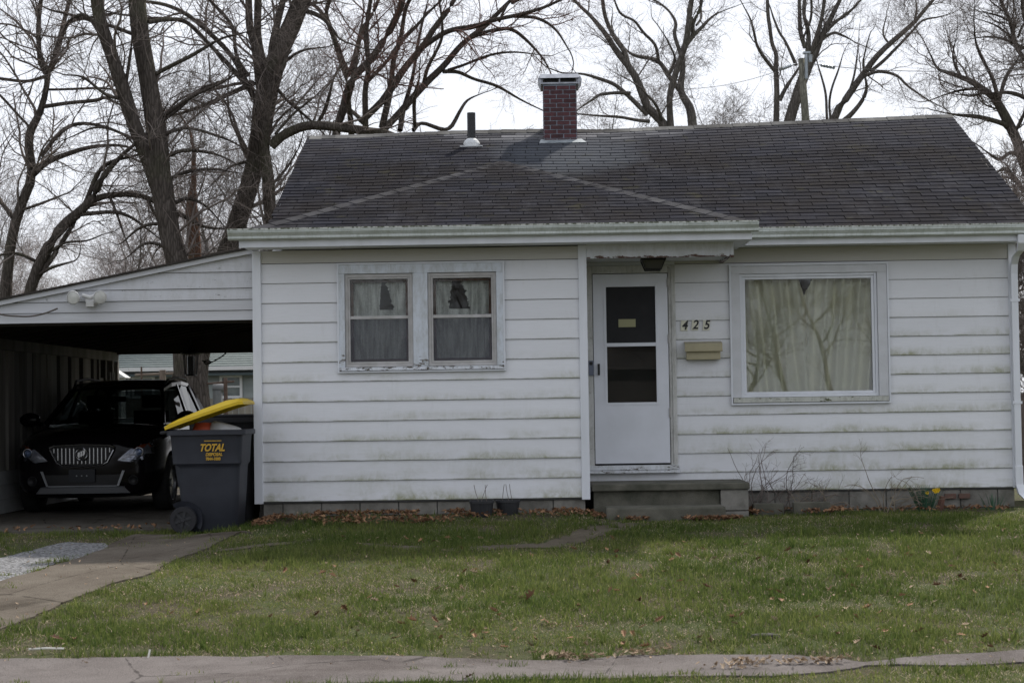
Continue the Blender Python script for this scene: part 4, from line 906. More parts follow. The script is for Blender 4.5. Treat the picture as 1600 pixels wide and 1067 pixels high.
def simple_tree(name, label, x, y, h, r0, m1, m2, m3, L1, mat, group=None, **kw):
    g = free_tree(x, y, h, r0, m1, m2, m3, L1, **kw); org = np.array([x, y, float(gz(x, y)) - .05]); th = empty(name, org, label, 'tree', group)
    V, Fq = tubes(*g[0]); link('trunk', np_mesh('trunk', V - org, Fq, True), BARK2, th, (0, 0, 0))
    V, Fq = crown_mesh('crown', g[1:]); link('crown', np_mesh('crown', V - org, Fq), mat, th, (0, 0, 0)); return th
def xat(px, Y): return float(at(px, 300, Y)[0])
for px, py, Y, lab in ((1155, 128, 34, 'low bushy bare tree left of the utility pole, its top just above the ridge'), (1185, 150, 36, 'small bushy bare tree just left of the pole, half hidden by the ridge'), (1112, 165, 38, 'small pale bare tree low on the ridge by the crooked tree'),
                       (1425, 165, 38, 'low pale bare tree peeping over the ridge near its right end'), (1380, 178, 40, 'faint low bare tree over the ridge below the leaning tree'), (925, 120, 40, 'pale bare tree close behind the chimney on its right')):
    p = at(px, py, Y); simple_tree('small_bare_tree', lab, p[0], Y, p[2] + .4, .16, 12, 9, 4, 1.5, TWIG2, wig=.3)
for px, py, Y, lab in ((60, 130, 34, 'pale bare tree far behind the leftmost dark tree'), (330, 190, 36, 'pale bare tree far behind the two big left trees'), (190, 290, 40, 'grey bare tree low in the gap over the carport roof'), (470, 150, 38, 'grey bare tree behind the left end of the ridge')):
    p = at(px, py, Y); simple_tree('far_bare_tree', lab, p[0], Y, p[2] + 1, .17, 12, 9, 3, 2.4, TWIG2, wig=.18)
g = []
for k in range(11):
    x = xat(-60 + k * 44 + random.uniform(-12, 12), 62) + 0; g += [q for q in free_tree(x, 55 + random.uniform(0, 18), random.uniform(8, 14), .2, 12, 9, 3, 2.3)]
for k in range(9):
    x = xat(1080 + k * 65 + random.uniform(-20, 20), 70); g += [q for q in free_tree(x, 66 + random.uniform(0, 15), random.uniform(7, 10.5), .2, 10, 8, 3, 2.2)]
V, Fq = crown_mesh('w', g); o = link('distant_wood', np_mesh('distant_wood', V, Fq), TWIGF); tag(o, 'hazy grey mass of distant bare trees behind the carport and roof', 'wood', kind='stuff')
g = []
for k in range(13): g += [u_ for u_ in free_tree(-4 + k * 2.6 + random.uniform(-1, 1), -82 - random.uniform(0, 16), random.uniform(9, 13), .2, 11, 9, 3, 3.0)]
V, Fq = crown_mesh('w', g); o = link('street_wood', np_mesh('street_wood', V, Fq), TWIG2); tag(o, 'line of bare trees far across the street mirrored in the glass', 'wood', kind='stuff')
p = at(1607, 430, 12); simple_tree('bush', 'dense bare bush beyond the right corner of the house', p[0] + .5, 12, 5.0, .09, 16, 12, 6, 1.3, TWIG1, wig=.3)
# trees across the street, behind the camera (they show in the window glass)
for k, (x, y, h) in enumerate(((5.6, -64, 14), (18.5, -70, 15), (-9, -46, 14), (9.2, -92, 16), (-1, -56, 15))):
    simple_tree('street_tree', ['tall bare tree across the street mirrored in the picture window', 'bare tree across the street mirrored at the right of the picture window', 'bare tree across the street facing the carport', 'bare tree across the street far to the right', 'bare tree farther back across the street facing the door'][k], x, y, h, .2, 13, 9, 4, 5.0, TWIG1)
b = MB(); b.box(-14, 7, -66, -60, -1, 2.6); b.prism([(-14, -59.6, 2.6), (-14, -66.4, 2.6), (-14, -63, 4.2)], (21, 0, 0)); o = b.build('row_house', M('row_house_brown', (.10, .09, .085), (.14, .12, .11)), None, label='long low brown building across the street, mirrored in the door glass', cat='building')

# ================================================================== UTILITY POLE
Y = 20.; D = Y + 20.1; s = D / F; p0 = at(1259, 190, Y); pt = at(1252, 92, Y)
WOODP = bark('pole_wood', (.17, .17, .14), (.24, .23, .19))
up_ = empty('utility_pole', (p0[0], Y, -.1), 'weathered wooden utility pole with short insulated line stubs above the ridge', 'utility pole')
b = MB(); b.tube([(p0[0] + .08, Y, -.2), (p0[0], Y, p0[2]), tuple(pt)], [.11, .085, .068], 12); b.build('pole', WOODP, up_, smooth=True)
q = at(1256, 86, Y); b = MB(); b.cyl((q[0] + .03, Y - .12, q[2] - .55), (0, 0, 1), .035, .035, .55, 10); b.box(q[0] - .03, q[0] + .12, Y - .18, Y - .02, q[2], q[2] + .04); b.cyl((q[0] + .12, Y - .1, q[2] - .18), (0, 0, 1), .04, .05, .16, 10); b.build('transformer_bracket', METAL, up_)
for a, c in (((1243, 100), (1221, 108)), ((1272, 100), (1303, 106))):
    A_, B_ = at(*a, Y - .2), at(*c, Y - .6)
    b = MB(); mid = [A_ + (B_ - A_) * t for t in np.linspace(0, 1, 14)]; b.tube(mid, [.010 if i < 5 else .03 + .012 * (i % 2) for i in range(14)], 8); b.build('insulator', METAL, up_)
CABLE = M('cable_black', (.03, .03, .032))
for (a, Ya, c, Yc, lab) in (((1272, 101), Y, (1760, 96), 6, 'thin power line running right from the pole'), ((1243, 101), Y, (1060, 139), 30, 'thin power line running left and down from the pole')):
    A_, B_ = at(*a, Ya), at(*c, Yc); b = MB(); pts = [A_ + (B_ - A_) * t - np.array([0, 0, .5 * 4 * t * (1 - t) * .3]) for t in np.linspace(0, 1, 14)]; b.tube(pts, .006, 4); b.build('power_line', CABLE, None, label=lab, cat='power line')

# ================================================================== CARPORT
cp = empty('carport', (-4.9, 3.5, -.05), 'open white wooden carport with a sloping roof attached to the left of the house', 'carport')
CY = -.90
RL = [(-7.0, 2.095), (-6.3, 2.215), (-5.667, 2.345), (-5.0, 2.468), (-4.41, 2.582), (-3.7, 2.718), (-3.35, 2.785), (-3.022, 2.842)]
def rl(x): return float(np.interp(x, [p[0] for p in RL], [p[1] for p in RL]))
CPW = M('carport_board_paint', (.53, .54, .57), (.42, .425, .44), .65, 3, bump=.35, bsc=60, stretch=(.1, 1, 1), rnd=.06)
CPW2 = peeling('carport_old_paint', (.52, .53, .56), (.19, .185, .19), .075, dirt=.35)
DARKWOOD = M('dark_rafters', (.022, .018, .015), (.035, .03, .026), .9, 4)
GREYW = M('grey_weathered_planks', (.16, .15, .135), (.27, .26, .24), .9, 4, bump=.3, stretch=(1, 1, .1), rnd=.35)
zs = [2.095, 2.20, 2.312, 2.43, 2.60, 2.85]
cw = MB(); cw.prism([(x, CY + .03, rl(x) - .05) for x in np.linspace(-6.95, -3.03, 20)] + [(-3.03, CY + .03, 2.10), (-6.95, CY + .03, 2.10)], (0, .04, 0)); cw = cw.build('front_gable', SHEATH, cp)
for k in range(5):
    za, zb = zs[k], zs[k + 1] - .005; xx = [x for x in np.linspace(-6.98, -3.022, 46) if rl(x) - .052 > za + .004]
    if len(xx) < 2: continue
    top = [(x, min(zb, rl(x) - .05)) for x in xx]
    b = MB(); n_ = len(top); yb = CY + .028
    V = []
    for x, zt in top: wv = .003 * mnoise.noise(Vector((x, k * 3, 0))); V += [(x, yb, za), (x, yb - .024 + wv, za), (x, yb - .024 + .014 * (zt - za) / (zb - za + .001) + wv, zt), (x, yb, zt)]
    b.add(V, [(4 * i + q, 4 * i + (q + 1) % 4, 4 * i + 4 + (q + 1) % 4, 4 * i + 4 + q) for i in range(n_ - 1) for q in range(4)] + [(0, 1, 2, 3), (4 * n_ - 1, 4 * n_ - 2, 4 * n_ - 3, 4 * n_ - 4)])
    b.build('siding_board', CPW if k < 2 else CPW2, cw)
b = MB()
for i in range(len(RL) - 1):
    (xa, za), (xb, zb) = RL[i], RL[i + 1]; b.add([(xa, CY - .035, za - .06), (xb, CY - .035, zb - .06), (xb, CY - .035, zb - .012), (xa, CY - .035, za - .012), (xa, CY - .005, za - .06), (xb, CY - .005, zb - .06), (xb, CY - .005, zb - .012), (xa, CY - .005, za - .012)], [(0, 1, 2, 3), (7, 6, 5, 4), (0, 4, 5, 1), (3, 2, 6, 7)])
b.build('rake_board', CPW, cp)
b = MB()
for i in range(len(RL) - 1):
    (xa, za), (xb, zb) = RL[i], RL[i + 1]
    b.add([(xa, CY - .06, za - .010), (xb, CY - .06, zb - .010), (xb, CY - .06, zb + .012), (xa, CY - .06, za + .012), (xa, 8.4, za - .010), (xb, 8.4, zb - .010), (xb, 8.4, zb + .012), (xa, 8.4, za + .012)], [(0, 1, 2, 3), (0, 4, 5, 1), (3, 2, 6, 7), (4, 7, 6, 5)])
b.build('roof', DARKWOOD, cp)
for y in np.arange(-.5, 8.2, .61):
    b = MB(); b.prism([(x, y, rl(x) - .013) for x in (-6.9, -5.667, -4.324, -3.03)] + [(-3.03, y, 2.62), (-6.9, y, 2.0)], (0, .04, 0)); b.build('rafter', DARKWOOD, cp)
b = MB(); b.box(-6.8, -3.03, CY + .075, CY + .13, 2.07, 2.22); b.build('header', DARKWOOD, cp)
b = MB(); b.box(-6.8, -3.03, 8.15, 8.25, 2.03, 2.35); b.build('header', DARKWOOD, cp)
b = MB(); b.prism([(x, 8.26, rl(x) - .02) for x in (-6.9, -5.667, -4.324, -3.03)] + [(-3.03, 8.26, 2.3), (-6.9, 8.26, 2.0)], (0, .02, 0)); b.build('rear_gable', DARKWOOD, cp)
b = MB(); b.box(-6.66, -6.54, -.85, 8.25, 1.93, 2.06); b.build('wall_beam', GREYW, cp)
b = MB(); b.box(-6.62, -6.55, -.85, 8.2, -.048, .46); lw = b.build('left_wall', SHEATH, cp)
for k in range(3):
    b = MB(); z = -.04 + k * .17; b.add([(-6.55, -.85, z), (-6.525, -.85, z), (-6.538, -.85, z + .165), (-6.55, -.85, z + .165), (-6.55, 8.2, z), (-6.525, 8.2, z), (-6.538, 8.2, z + .165), (-6.55, 8.2, z + .165)], [(0, 1, 2, 3), (4, 5, 6, 7), (0, 1, 5, 4), (1, 2, 6, 5), (2, 3, 7, 6)]); b.build('siding_board', M('knee_wall_board', (.40, .41, .42), (.33, .34, .34)), lw)
y = -.8; k = 0
while y < 6.9:
    wd = random.uniform(.20, .26); gp_ = 0 if k % 2 else random.uniform(.10, .2)
    b = MB(); b.box(-6.60, -6.565 + random.uniform(0, .012), y, y + wd, .465, 1.925); b.build('wall_plank', GREYW, cp); y += wd + gp_; k += 1
b = MB(); b.box(-6.70, -6.68, -.85, 8.2, .465, 2.0); b.build('outer_sheet', DARKWOOD, cp)
for y in (6.95, 7.35, 7.8, 8.14):
    b = MB(); b.box(-6.63, -6.53, y, y + .09, .465, 1.925); b.build('post', GREYW, cp)
for z in (1.25, 1.62):
    b = MB(); b.box(-6.60, -6.56, 7.04, 7.34, z, z + .04); b.build('rail', GREYW, cp)
b = MB(); b.tube([(-6.50, 7.5, .6), (-6.53, 7.62, 1.75)], .02, 6); b.tube([(-6.50, 7.75, .6), (-6.53, 7.87, 1.75)], .02, 6)
for z in (.8, 1.0, 1.2, 1.4, 1.6): b.tube([(-6.515, 7.52 + z * .05, z), (-6.515, 7.77 + z * .05, z)], .014, 6)
b.build('ladder', M('ladder_grey', (.33, .33, .32)), None, label='grey ladder leaning in the rear left corner of the carport', cat='ladder')
# flood light
fl = empty('flood_light', (-4.70, CY - .01, 2.33), 'white twin-head flood light on the carport gable', 'light')
LW = M('lamp_white', (.60, .60, .60), (.52, .52, .51), .45)
LENS = M('lamp_lens', (.40, .40, .38), (.55, .55, .52), .15, 12)
b = MB(); b.lathe((-4.705, CY + .01, 2.32), [(.0, -.07), (.055, -.07), (.06, -.02), (.06, .03)], axis='Y'); b.box(-4.745, -4.665, CY - .09, CY - .05, 2.255, 2.31); b.tube([(-4.79, CY - .06, 2.375), (-4.705, CY - .055, 2.35), (-4.63, CY - .06, 2.38)], .022, 8); b.build('mount', LW, fl, bevel=0)
for x, tx in ((-4.86, -.35), (-4.58, .2)):
    b = MB(); c = Vector((x, CY - .16, 2.345)); ax = Vector((tx * .5, -1, -.05)).normalized(); u = ax.cross(Vector((0, 0, 1))).normalized(); v = u.cross(ax)
    rings = [(.028, .13), (.04, .10), (.058, .05), (.068, 0), (.072, -.005), (.066, -.008)]; V = [c - ax * h + (u * math.cos(a) + v * math.sin(a)) * r_ for r_, h in rings for a in [2 * math.pi * q / 20 for q in range(20)]]
    b.add(V, [(i * 20 + q, i * 20 + (q + 1) % 20, (i + 1) * 20 + (q + 1) % 20, (i + 1) * 20 + q) for i in range(5) for q in range(20)] + [tuple(range(20))]); hd_ = b.build('lamp_head', LW, fl, smooth=True)
    b = MB(); b.add([c + ax * .004 + (u * math.cos(a) + v * math.sin(a)) * .064 for a in [2 * math.pi * q / 20 for q in range(20)]] + [c + ax * .02], [(q, (q + 1) % 20, 20) for q in range(20)]); b.build('lens', LENS, hd_, smooth=True)
pts = [at(*p, CY - .05) for p in ((-30, 480), (0, 491), (25, 494), (50, 494), (72, 489), (90, 482))]
b = MB(); b.tube([tuple(q[:3]) for q in curve_pts([(*p, 1) for p in pts], 24)], .009, 6); b.build('loose_cable', M('cable_brown', (.10, .085, .075)), None, label='loose brown cable sagging across the left of the carport gable', cat='cable')

# ================================================================== CAR
PAINT = NT('car_paint'); PAINT.bsdf((.005, .004, .005), .12, spec=.17); PAINT = PAINT.done()
CHROME = M('chrome', (.36, .36, .38), rough=.2, metal=1); SILV = M('satin_silver', (.30, .31, .33), rough=.4, metal=.6); TRIMB = M('car_black_trim', (.010, .010, .011), rough=.5)
CGL = glass('car_glass', (.16, .18, .18), .7); RUB = M('tyre_rubber', (.015, .015, .015), (.022, .022, .022), .85, 20); ALLOY = M('alloy_wheel', (.35, .36, .38), rough=.35, metal=.8)
CX, CYY, CZ = -5.47, 1.70, -.048
car = empty('parked_car', (CX, CYY, CZ), 'black compact sport utility car parked nose out in the carport', 'car')
cO = Vector((CX, CYY, CZ))
def cadd(b, name, m, parent=None, **kw):     # local car coordinates -> world
    b.v = [(x + CX, y + CYY, z + CZ) for x, y, z in b.v]; return b.build(name, m, parent or car, **kw)
ST = [ # y, [(x,z) x8]
    (.00, [(0, .22), (.50, .22), (.60, .30), (.64, .46), (.62, .60), (.55, .76), (.40, .84), (0, .87)]),
    (.10, [(0, .19), (.66, .20), (.76, .32), (.80, .50), (.79, .66), (.71, .84), (.50, .93), (0, .96)]),
    (.30, [(0, .18), (.74, .19), (.84, .34), (.865, .54), (.86, .72), (.79, .90), (.58, .99), (0, 1.02)]),
    (.62, [(0, .18), (.78, .19), (.87, .34), (.89, .56), (.885, .76), (.84, .93), (.64, 1.02), (0, 1.06)]),
    (1.02, [(0, .18), (.78, .19), (.88, .34), (.89, .56), (.885, .80), (.86, .96), (.70, 1.05), (0, 1.09)]),
    (1.35, [(0, .18), (.78, .19), (.875, .34), (.885, .58), (.88, .84), (.86, .99), (.72, 1.06), (0, 1.07)]),
    (2.20, [(0, .18), (.78, .19), (.875, .34), (.88, .60), (.88, .86), (.86, 1.02), (.74, 1.05), (0, 1.05)]),
    (3.10, [(0, .18), (.78, .19), (.88, .34), (.89, .60), (.885, .88), (.86, 1.06), (.73, 1.08), (0, 1.08)]),
    (3.80, [(0, .18), (.76, .20), (.86, .36), (.88, .60), (.87, .90), (.84, 1.10), (.70, 1.12), (0, 1.12)]),
    (4.18, [(0, .22), (.66, .24), (.78, .40), (.82, .62), (.80, .90), (.76, 1.08), (.60, 1.12), (0, 1.12)]),
    (4.28, [(0, .30), (.58, .32), (.68, .45), (.72, .62), (.70, .88), (.66, 1.02), (.52, 1.06), (0, 1.06)])]
V = []; n_ = 15
for y, pr in ST:
    V += [(x, y, z) for x, z in pr] + [(-x, y, z) for x, z in pr[-2:0:-1]]
n_ = 14; Fc = [(i * n_ + k, (i + 1) * n_ + k, (i + 1) * n_ + (k + 1) % n_, i * n_ + (k + 1) % n_) for i in range(len(ST) - 1) for k in range(n_)] + [tuple(range(n_)), tuple(range((len(ST) - 1) * n_, len(ST) * n_))[::-1]]
me = bpy.data.meshes.new('body'); me.from_pydata(V, [], Fc)
bm = bmesh.new(); bm.from_mesh(me); bmesh.ops.recalc_face_normals(bm, faces=bm.faces); bm.to_mesh(me); bm.free()
body = bpy.data.objects.new('body', me); COL.objects.link(body)
sm = body.modifiers.new('s', 'SUBSURF'); sm.levels = 3; sm.render_levels = 3
WY = (.84, 3.40); WR = .335
cutters = []
for wy in WY:
    b = MB(); b.cyl((-1.2, wy, WR), (1, 0, 0), WR + .055, WR + .055, 2.4, 40); co = bpy.data.objects.new('cutter', b.mesh('cutter')); COL.objects.link(co); cutters.append(co)
    bo = body.modifiers.new('b', 'BOOLEAN'); bo.operation = 'DIFFERENCE'; bo.object = co; bo.solver = 'EXACT'
bpy.context.view_layer.update()
dg = bpy.context.evaluated_depsgraph_get(); me2 = bpy.data.meshes.new_from_object(body.evaluated_get(dg)); me2.name = 'body'
for co in cutters: bpy.data.objects.remove(co)
bpy.data.objects.remove(body)
for p_ in me2.polygons: p_.use_smooth = True
try: me2.set_sharp_from_angle(angle=R(35))
except Exception: pass
me2.materials.clear(); link('body', me2, PAINT, car, (0, 0, 0))
from mathutils.bvhtree import BVHTree
_bm = bmesh.new(); _bm.from_mesh(me2); BV = BVHTree.FromBMesh(_bm)
def ny(x, z, lift=.012):
    for k in range(12):
        h_ = BV.ray_cast(Vector((x * (1 - .012 * k), -2, z + (.012 * k if z < .5 else -.006 * k))), Vector((0, 1, 0)), 4)[0]
        if h_ is not None: return h_.y - lift
    return .1
def on_nose(b, OUT, c, s, lift, bulge=0):
    n = len(OUT); T = (0, .2, .4, .6, .8, 1); V = [((c[0] + (x - c[0]) * t) * s, ny(c[0] + (x - c[0]) * t, c[1] + (z - c[1]) * t, lift + bulge * (1 - t * t)), c[1] + (z - c[1]) * t) for t in T for x, z in OUT]
    b.add(V, [(i * n + k, i * n + (k + 1) % n, (i + 1) * n + (k + 1) % n, (i + 1) * n + k) for i in range(5) for k in range(n)])
b = MB(); b.box(-.62, .62, .35, 3.9, .20, .5); cadd(b, 'underbody', TRIMB)
# greenhouse
GB = [(.735, 1.14, 1.055), (.80, 1.85, 1.045), (.805, 2.62, 1.06), (.80, 3.40, 1.09), (.70, 4.02, 1.13)]
GT = [(.575, 1.86, 1.475), (.615, 2.15, 1.545), (.62, 2.75, 1.575), (.60, 3.35, 1.555), (.54, 3.82, 1.48)]
b = MB()
rf = []
for (x, y, z) in GT:
    rf += [(x, y, z), (x * .93, y, z + .03), (x * .6, y, z + .05), (0, y, z + .058), (-x * .6, y, z + .05), (-x * .93, y, z + .03), (-x, y, z)]
b.add(rf, [(i * 7 + k, i * 7 + k + 1, (i + 1) * 7 + k + 1, (i + 1) * 7 + k) for i in range(4) for k in range(6)])
b.add([(x, y, z - .03) for x, y, z in rf], [(i * 7 + k, i * 7 + k + 1, (i + 1) * 7 + k + 1, (i + 1) * 7 + k) for i in range(4) for k in range(6)])
cadd(b, 'roof', PAINT, smooth=True)
def bar(b, p, q, w_, d_=.03):
    p, q = Vector(p), Vector(q); t = (q - p).normalized(); u = t.cross(Vector((1, 0, 0))); u = u.normalized() if u.length > .1 else Vector((0, 1, 0)); v = Vector((d_ / 2, 0, 0)); u = u * w_ / 2
    b.add([p - u - v, p + u - v, p + u + v, p - u + v, q - u - v, q + u - v, q + u + v, q - u + v], [(0, 3, 2, 1), (4, 5, 6, 7), (0, 1, 5, 4), (1, 2, 6, 5), (2, 3, 7, 6), (3, 0, 4, 7)])
for s in (1, -1):
    b = MB(); m_ = lambda p: (p[0] * s, p[1], p[2]); nn = lambda i, t=1: m_(tuple(np.array(GB[i]) * (1 - t) + np.array(GT[i]) * t))
    bar(b, m_(GB[0]), m_(GT[0]), .075, .04); bar(b, m_(GB[3]), m_(GT[3]), .10, .04); bar(b, m_(GB[4]), m_(GT[4]), .16, .05)
    bar(b, m_((.806, 2.42, 1.05)), m_((.618, 2.50, 1.565)), .09, .03)
    for i in range(4): bar(b, m_(GT[i]), m_(GT[i + 1]), .045, .035)
    cadd(b, 'pillars', PAINT)
    b = MB()
    for i in range(4): bar(b, m_(np.array(GB[i]) + [.006, 0, .0]), m_(np.array(GB[i + 1]) + [.006, 0, 0]), .022, .012)
    cadd(b, 'window_strip', CHROME)
    b = MB(); G = [np.array(p) * [1, 1, 1] for p in GB]; T_ = [np.array(p) for p in GT]
    b.add([m_(p) for p in G + T_], [(i, i + 1, i + 6, i + 5) for i in range(4)]); cadd(b, 'side_glass', CGL)
    b = MB(); b.tube([m_(p) for p in ((.58, 1.98, 1.555), (.595, 2.1, 1.61), (.60, 2.7, 1.645), (.585, 3.3, 1.625), (.56, 3.55, 1.56))], .017, 8); cadd(b, 'roof_rail', TRIMB)
    b = MB(); b.lathe((0, 0, 0), [(.0, 0), (.07, .005), (.098, .04), (.10, .09), (.09, .12), (0, .122)], 20, 'Y'); b.v = [((x * 1.25 + .985) * s, y + 1.26, z * .9 + 1.12) for x, y, z in b.v]; bar(b, m_((.86, 1.36, 1.06)), m_((.95, 1.34, 1.09)), .06, .06); mr = cadd(b, 'mirror', PAINT, smooth=True)
b = MB(); wn = 10; V = []
for k in range(wn + 1):
    t = -1 + 2 * k / wn; V += [(.72 * t, 1.13 - .10 * (1 - t * t), 1.06 + .01 * (1 - t * t)), (.57 * t, 1.86 - .06 * (1 - t * t), 1.48 + .045 * (1 - t * t))]
b.add(V, [(2 * k, 2 * k + 2, 2 * k + 3, 2 * k + 1) for k in range(wn)]); cadd(b, 'windshield', CGL, smooth=True)
b = MB(); b.add([(-.70, 4.04, 1.12), (.70, 4.04, 1.12), (.54, 3.83, 1.49), (-.54, 3.83, 1.49)], [(0, 1, 2, 3)]); cadd(b, 'rear_glass', CGL)
for s in (-.36, .36):
    b = MB(); b.box(s - .22, s + .22, 2.1, 2.25, .9, 1.22); b.box(s - .12, s + .12, 2.14, 2.24, 1.25, 1.42); cadd(b, 'seat', M('seat_black', (.02, .02, .02)), bevel=.03)
b = MB(); b.box(-.13, .13, 1.72, 1.75, 1.33, 1.40); cadd(b, 'rear_view_mirror', TRIMB)
# grille (waterfall slats inside a chrome frame)
GO = [(-.385, .795), (-.33, .815), (0, .83), (.33, .815), (.385, .795), (.375, .76), (.30, .62), (.24, .585), (0, .555), (-.24, .585), (-.30, .62), (-.375, .76)]
def gy_(x): return min(ny(x, .60, .012), ny(x, .70, .012), ny(x, .79, .010))
b = MB(); b.add([(x, gy_(x) + .006, z) for x, z in GO] + [(0, gy_(0) + .006, .69)], [(i, (i + 1) % 12, 12) for i in range(12)]); grl = cadd(b, 'grille', TRIMB)
b = MB(); b.tube([(x, gy_(x) - .008, z) for x, z in GO + GO[:2]], .0125, 8); cadd(b, 'grille_frame', CHROME, grl)
for k in range(15):
    x = -.33 + k * .66 / 14; zb = .60 + .0 if abs(x) < .26 else .60 + (abs(x) - .26) * 1.9; zt = .785
    if abs(x) < .09: zt = .635
    b = MB(); b.box(x - .0055, x + .0055, gy_(x) - .018, gy_(x), zb, zt); cadd(b, 'grille_slat', CHROME, grl)
b = MB()
V = [(.072 * math.cos(a), gy_(0) - .02, .715 + .072 * math.sin(a)) for a in [2 * math.pi * q / 24 for q in range(24)]]; b.add(V, [tuple(range(24))]); bd = cadd(b, 'badge', TRIMB)
b = MB(); b.tube([(.068 * math.cos(a), gy_(0) - .026, .715 + .068 * math.sin(a)) for a in [2 * math.pi * q / 24 for q in range(26)]], .007, 6)
for q in (-1, 0, 1):
    x = q * .027; z = .715 + q * .012; b.prism([(x - .016, gy_(0) - .030, z + .030), (x + .018, gy_(0) - .030, z + .038), (x + .014, gy_(0) - .030, z - .008), (x - .006, gy_(0) - .030, z - .036), (x - .020, gy_(0) - .030, z - .010)], (0, .006, 0))
cadd(b, 'badge_emblem', CHROME, bd)
# headlights follow the corner of the nose
HL = glass('headlight_glass', (.75, .77, .8), 1.2)
def nose_y(x): return float(np.interp(abs(x), [0, .3, .5, .62, .72, .80, .85, .88], [-.005, .01, .04, .09, .17, .30, .45, .62]))
for s in (1, -1):
    OUT = [(.415, .635), (.485, .70), (.57, .77), (.67, .832), (.775, .865), (.825, .81), (.81, .705), (.71, .640), (.56, .615)]
    b = MB(); cc_ = (.68, .745)
    on_nose(b, OUT, cc_, s, .005); hl = cadd(b, 'headlight', M('lamp_housing', (.30, .30, .33), (.62, .62, .66), .22, 16, metal=.5))
    b = MB(); on_nose(b, OUT, cc_, s, .012, .03); cadd(b, 'lens', HL, hl, smooth=True)
    b = MB(); b.lathe((.66 * s, ny(.66, .73, .012), .73), [(.062, -.0), (.058, -.018), (.042, -.014), (.04, -.004)], 20, 'Y'); cadd(b, 'bulb_ring', CHROME, hl, smooth=True)
    b = MB(); b.lathe((.66 * s, ny(.66, .73, .016), .73), [(.036, 0), (.028, -.014), (0, -.02)], 16, 'Y'); cadd(b, 'projector', M('blue_lens', (.40, .50, .75), rough=.15, metal=.3), hl, smooth=True)
    b = MB(); b.add([(x * s, ny(x, z, .011), z) for x, z in ((.60, .770), (.68, .812), (.75, .832), (.78, .79), (.70, .780))], [(0, 1, 2, 3, 4)]); cadd(b, 'turn_signal', M('amber_plastic', (.42, .09, .02), rough=.3), hl)
    b = MB(); b.lathe((.60 * s, ny(.60, .40, .004), .40), [(.055, .0), (.06, -.012), (.05, -.014), (.045, -.004), (0, -.002)], 18, 'Y'); cadd(b, 'fog_light', TRIMB, smooth=True)
# lower bumper
LB = min(ny(0, .40, 0), ny(.3, .4, 0), ny(0, .5, 0)) + .026
_cadd = cadd
def badd(b, *a, **k): b.v = [(x, ny(x, z, 0) + (y + .030) * 1.0 - .012, z) for x, y, z in b.v]; return _cadd(b, *a, **k)
b = MB(); b.prism([(x, -.030, .47) for x in np.linspace(-.46, .46, 9)] + [(x, -.030, .345) for x in np.linspace(.40, -.40, 9)], (0, .02, 0)); lg = badd(b, 'lower_grille', TRIMB)
for z in (.375, .405, .435): b = MB(); b.box(-.39, .39, -.036, -.031, z, z + .008); badd(b, 'grille_bar', TRIMB, lg)
b = MB(); b.prism([(-.50, -.034, .515), (-.43, -.034, .335), (-.405, -.034, .335), (-.47, -.034, .515)], (0, .01, 0)); b.prism([(.50, -.034, .515), (.43, -.034, .335), (.405, -.034, .335), (.47, -.034, .515)], (0, .01, 0)); [b.box(x_, x_ + .0808, -.034, -.024, .330, .343) for x_ in np.arange(-.404, .40, .0808)]; badd(b, 'bumper_trim', SILV)
b = MB(); xs_ = np.linspace(-.56, .56, 13); b.add([(x, -.04, .25) for x in xs_] + [(x * .9, -.046, .315) for x in xs_] + [(x * .88, -.02, .33) for x in xs_], [(i + r_ * 13, i + 1 + r_ * 13, i + 14 + r_ * 13, i + 13 + r_ * 13) for i in range(12) for r_ in range(2)]); badd(b, 'skid_plate', SILV)
b = MB(); b.box(-.155, .155, -.055, -.046, .385, .535); pl = badd(b, 'plate_holder', M('plate_dark', (.015, .017, .022), rough=.5))
for x in (-.06, 0, .06): b = MB(); b.cyl((x, -.0555, .46), (0, -1, 0), .008, .008, .003, 8); badd(b, 'plate_screw', SILV, pl)
for wy in WY:
    for s in (1, -1):
        w_ = MB(); x0 = .70 * s
        w_.lathe((x0, wy, WR), [(.21, 0), (.30, -.0), (.33, .02), (WR, .05), (WR, .15), (.33, .185), (.30, .20), (.21, .205)] if s > 0 else [(.21, 0), (.30, 0), (.33, -.02), (WR, -.05), (WR, -.15), (.33, -.185), (.30, -.20), (.21, -.205)], 40, 'X')
        w_ = cadd(w_, 'wheel', RUB, smooth=True)
        b = MB(); h0 = .19 * s; b.lathe((x0, wy, WR), [(.215, h0 * 1.05), (.205, h0 * 1.02), (.195, h0 * .6), (0, h0 * .55)], 32, 'X')
        for k in range(10):
            a = 2 * math.pi * k / 10; c, si = math.cos(a), math.sin(a); p = Vector((x0 + h0 * .95, wy, WR)); r1, r2 = .05, .20; t = Vector((0, c, si)); u = Vector((0, -si, c)); xw = Vector((.03 * s, 0, 0))
            b.add([p + t * r1 - u * .02, p + t * r1 + u * .02, p + t * r2 + u * .013, p + t * r2 - u * .013] + [q - xw for q in (p + t * r1 - u * .02, p + t * r1 + u * .02, p + t * r2 + u * .013, p + t * r2 - u * .013)], [(0, 1, 2, 3), (0, 4, 5, 1), (1, 5, 6, 2), (2, 6, 7, 3), (3, 7, 4, 0)])
        b.cyl((x0 + h0 * .9, wy, WR), (s, 0, 0), .055, .05, .025, 16); cadd(b, 'rim', ALLOY, w_)

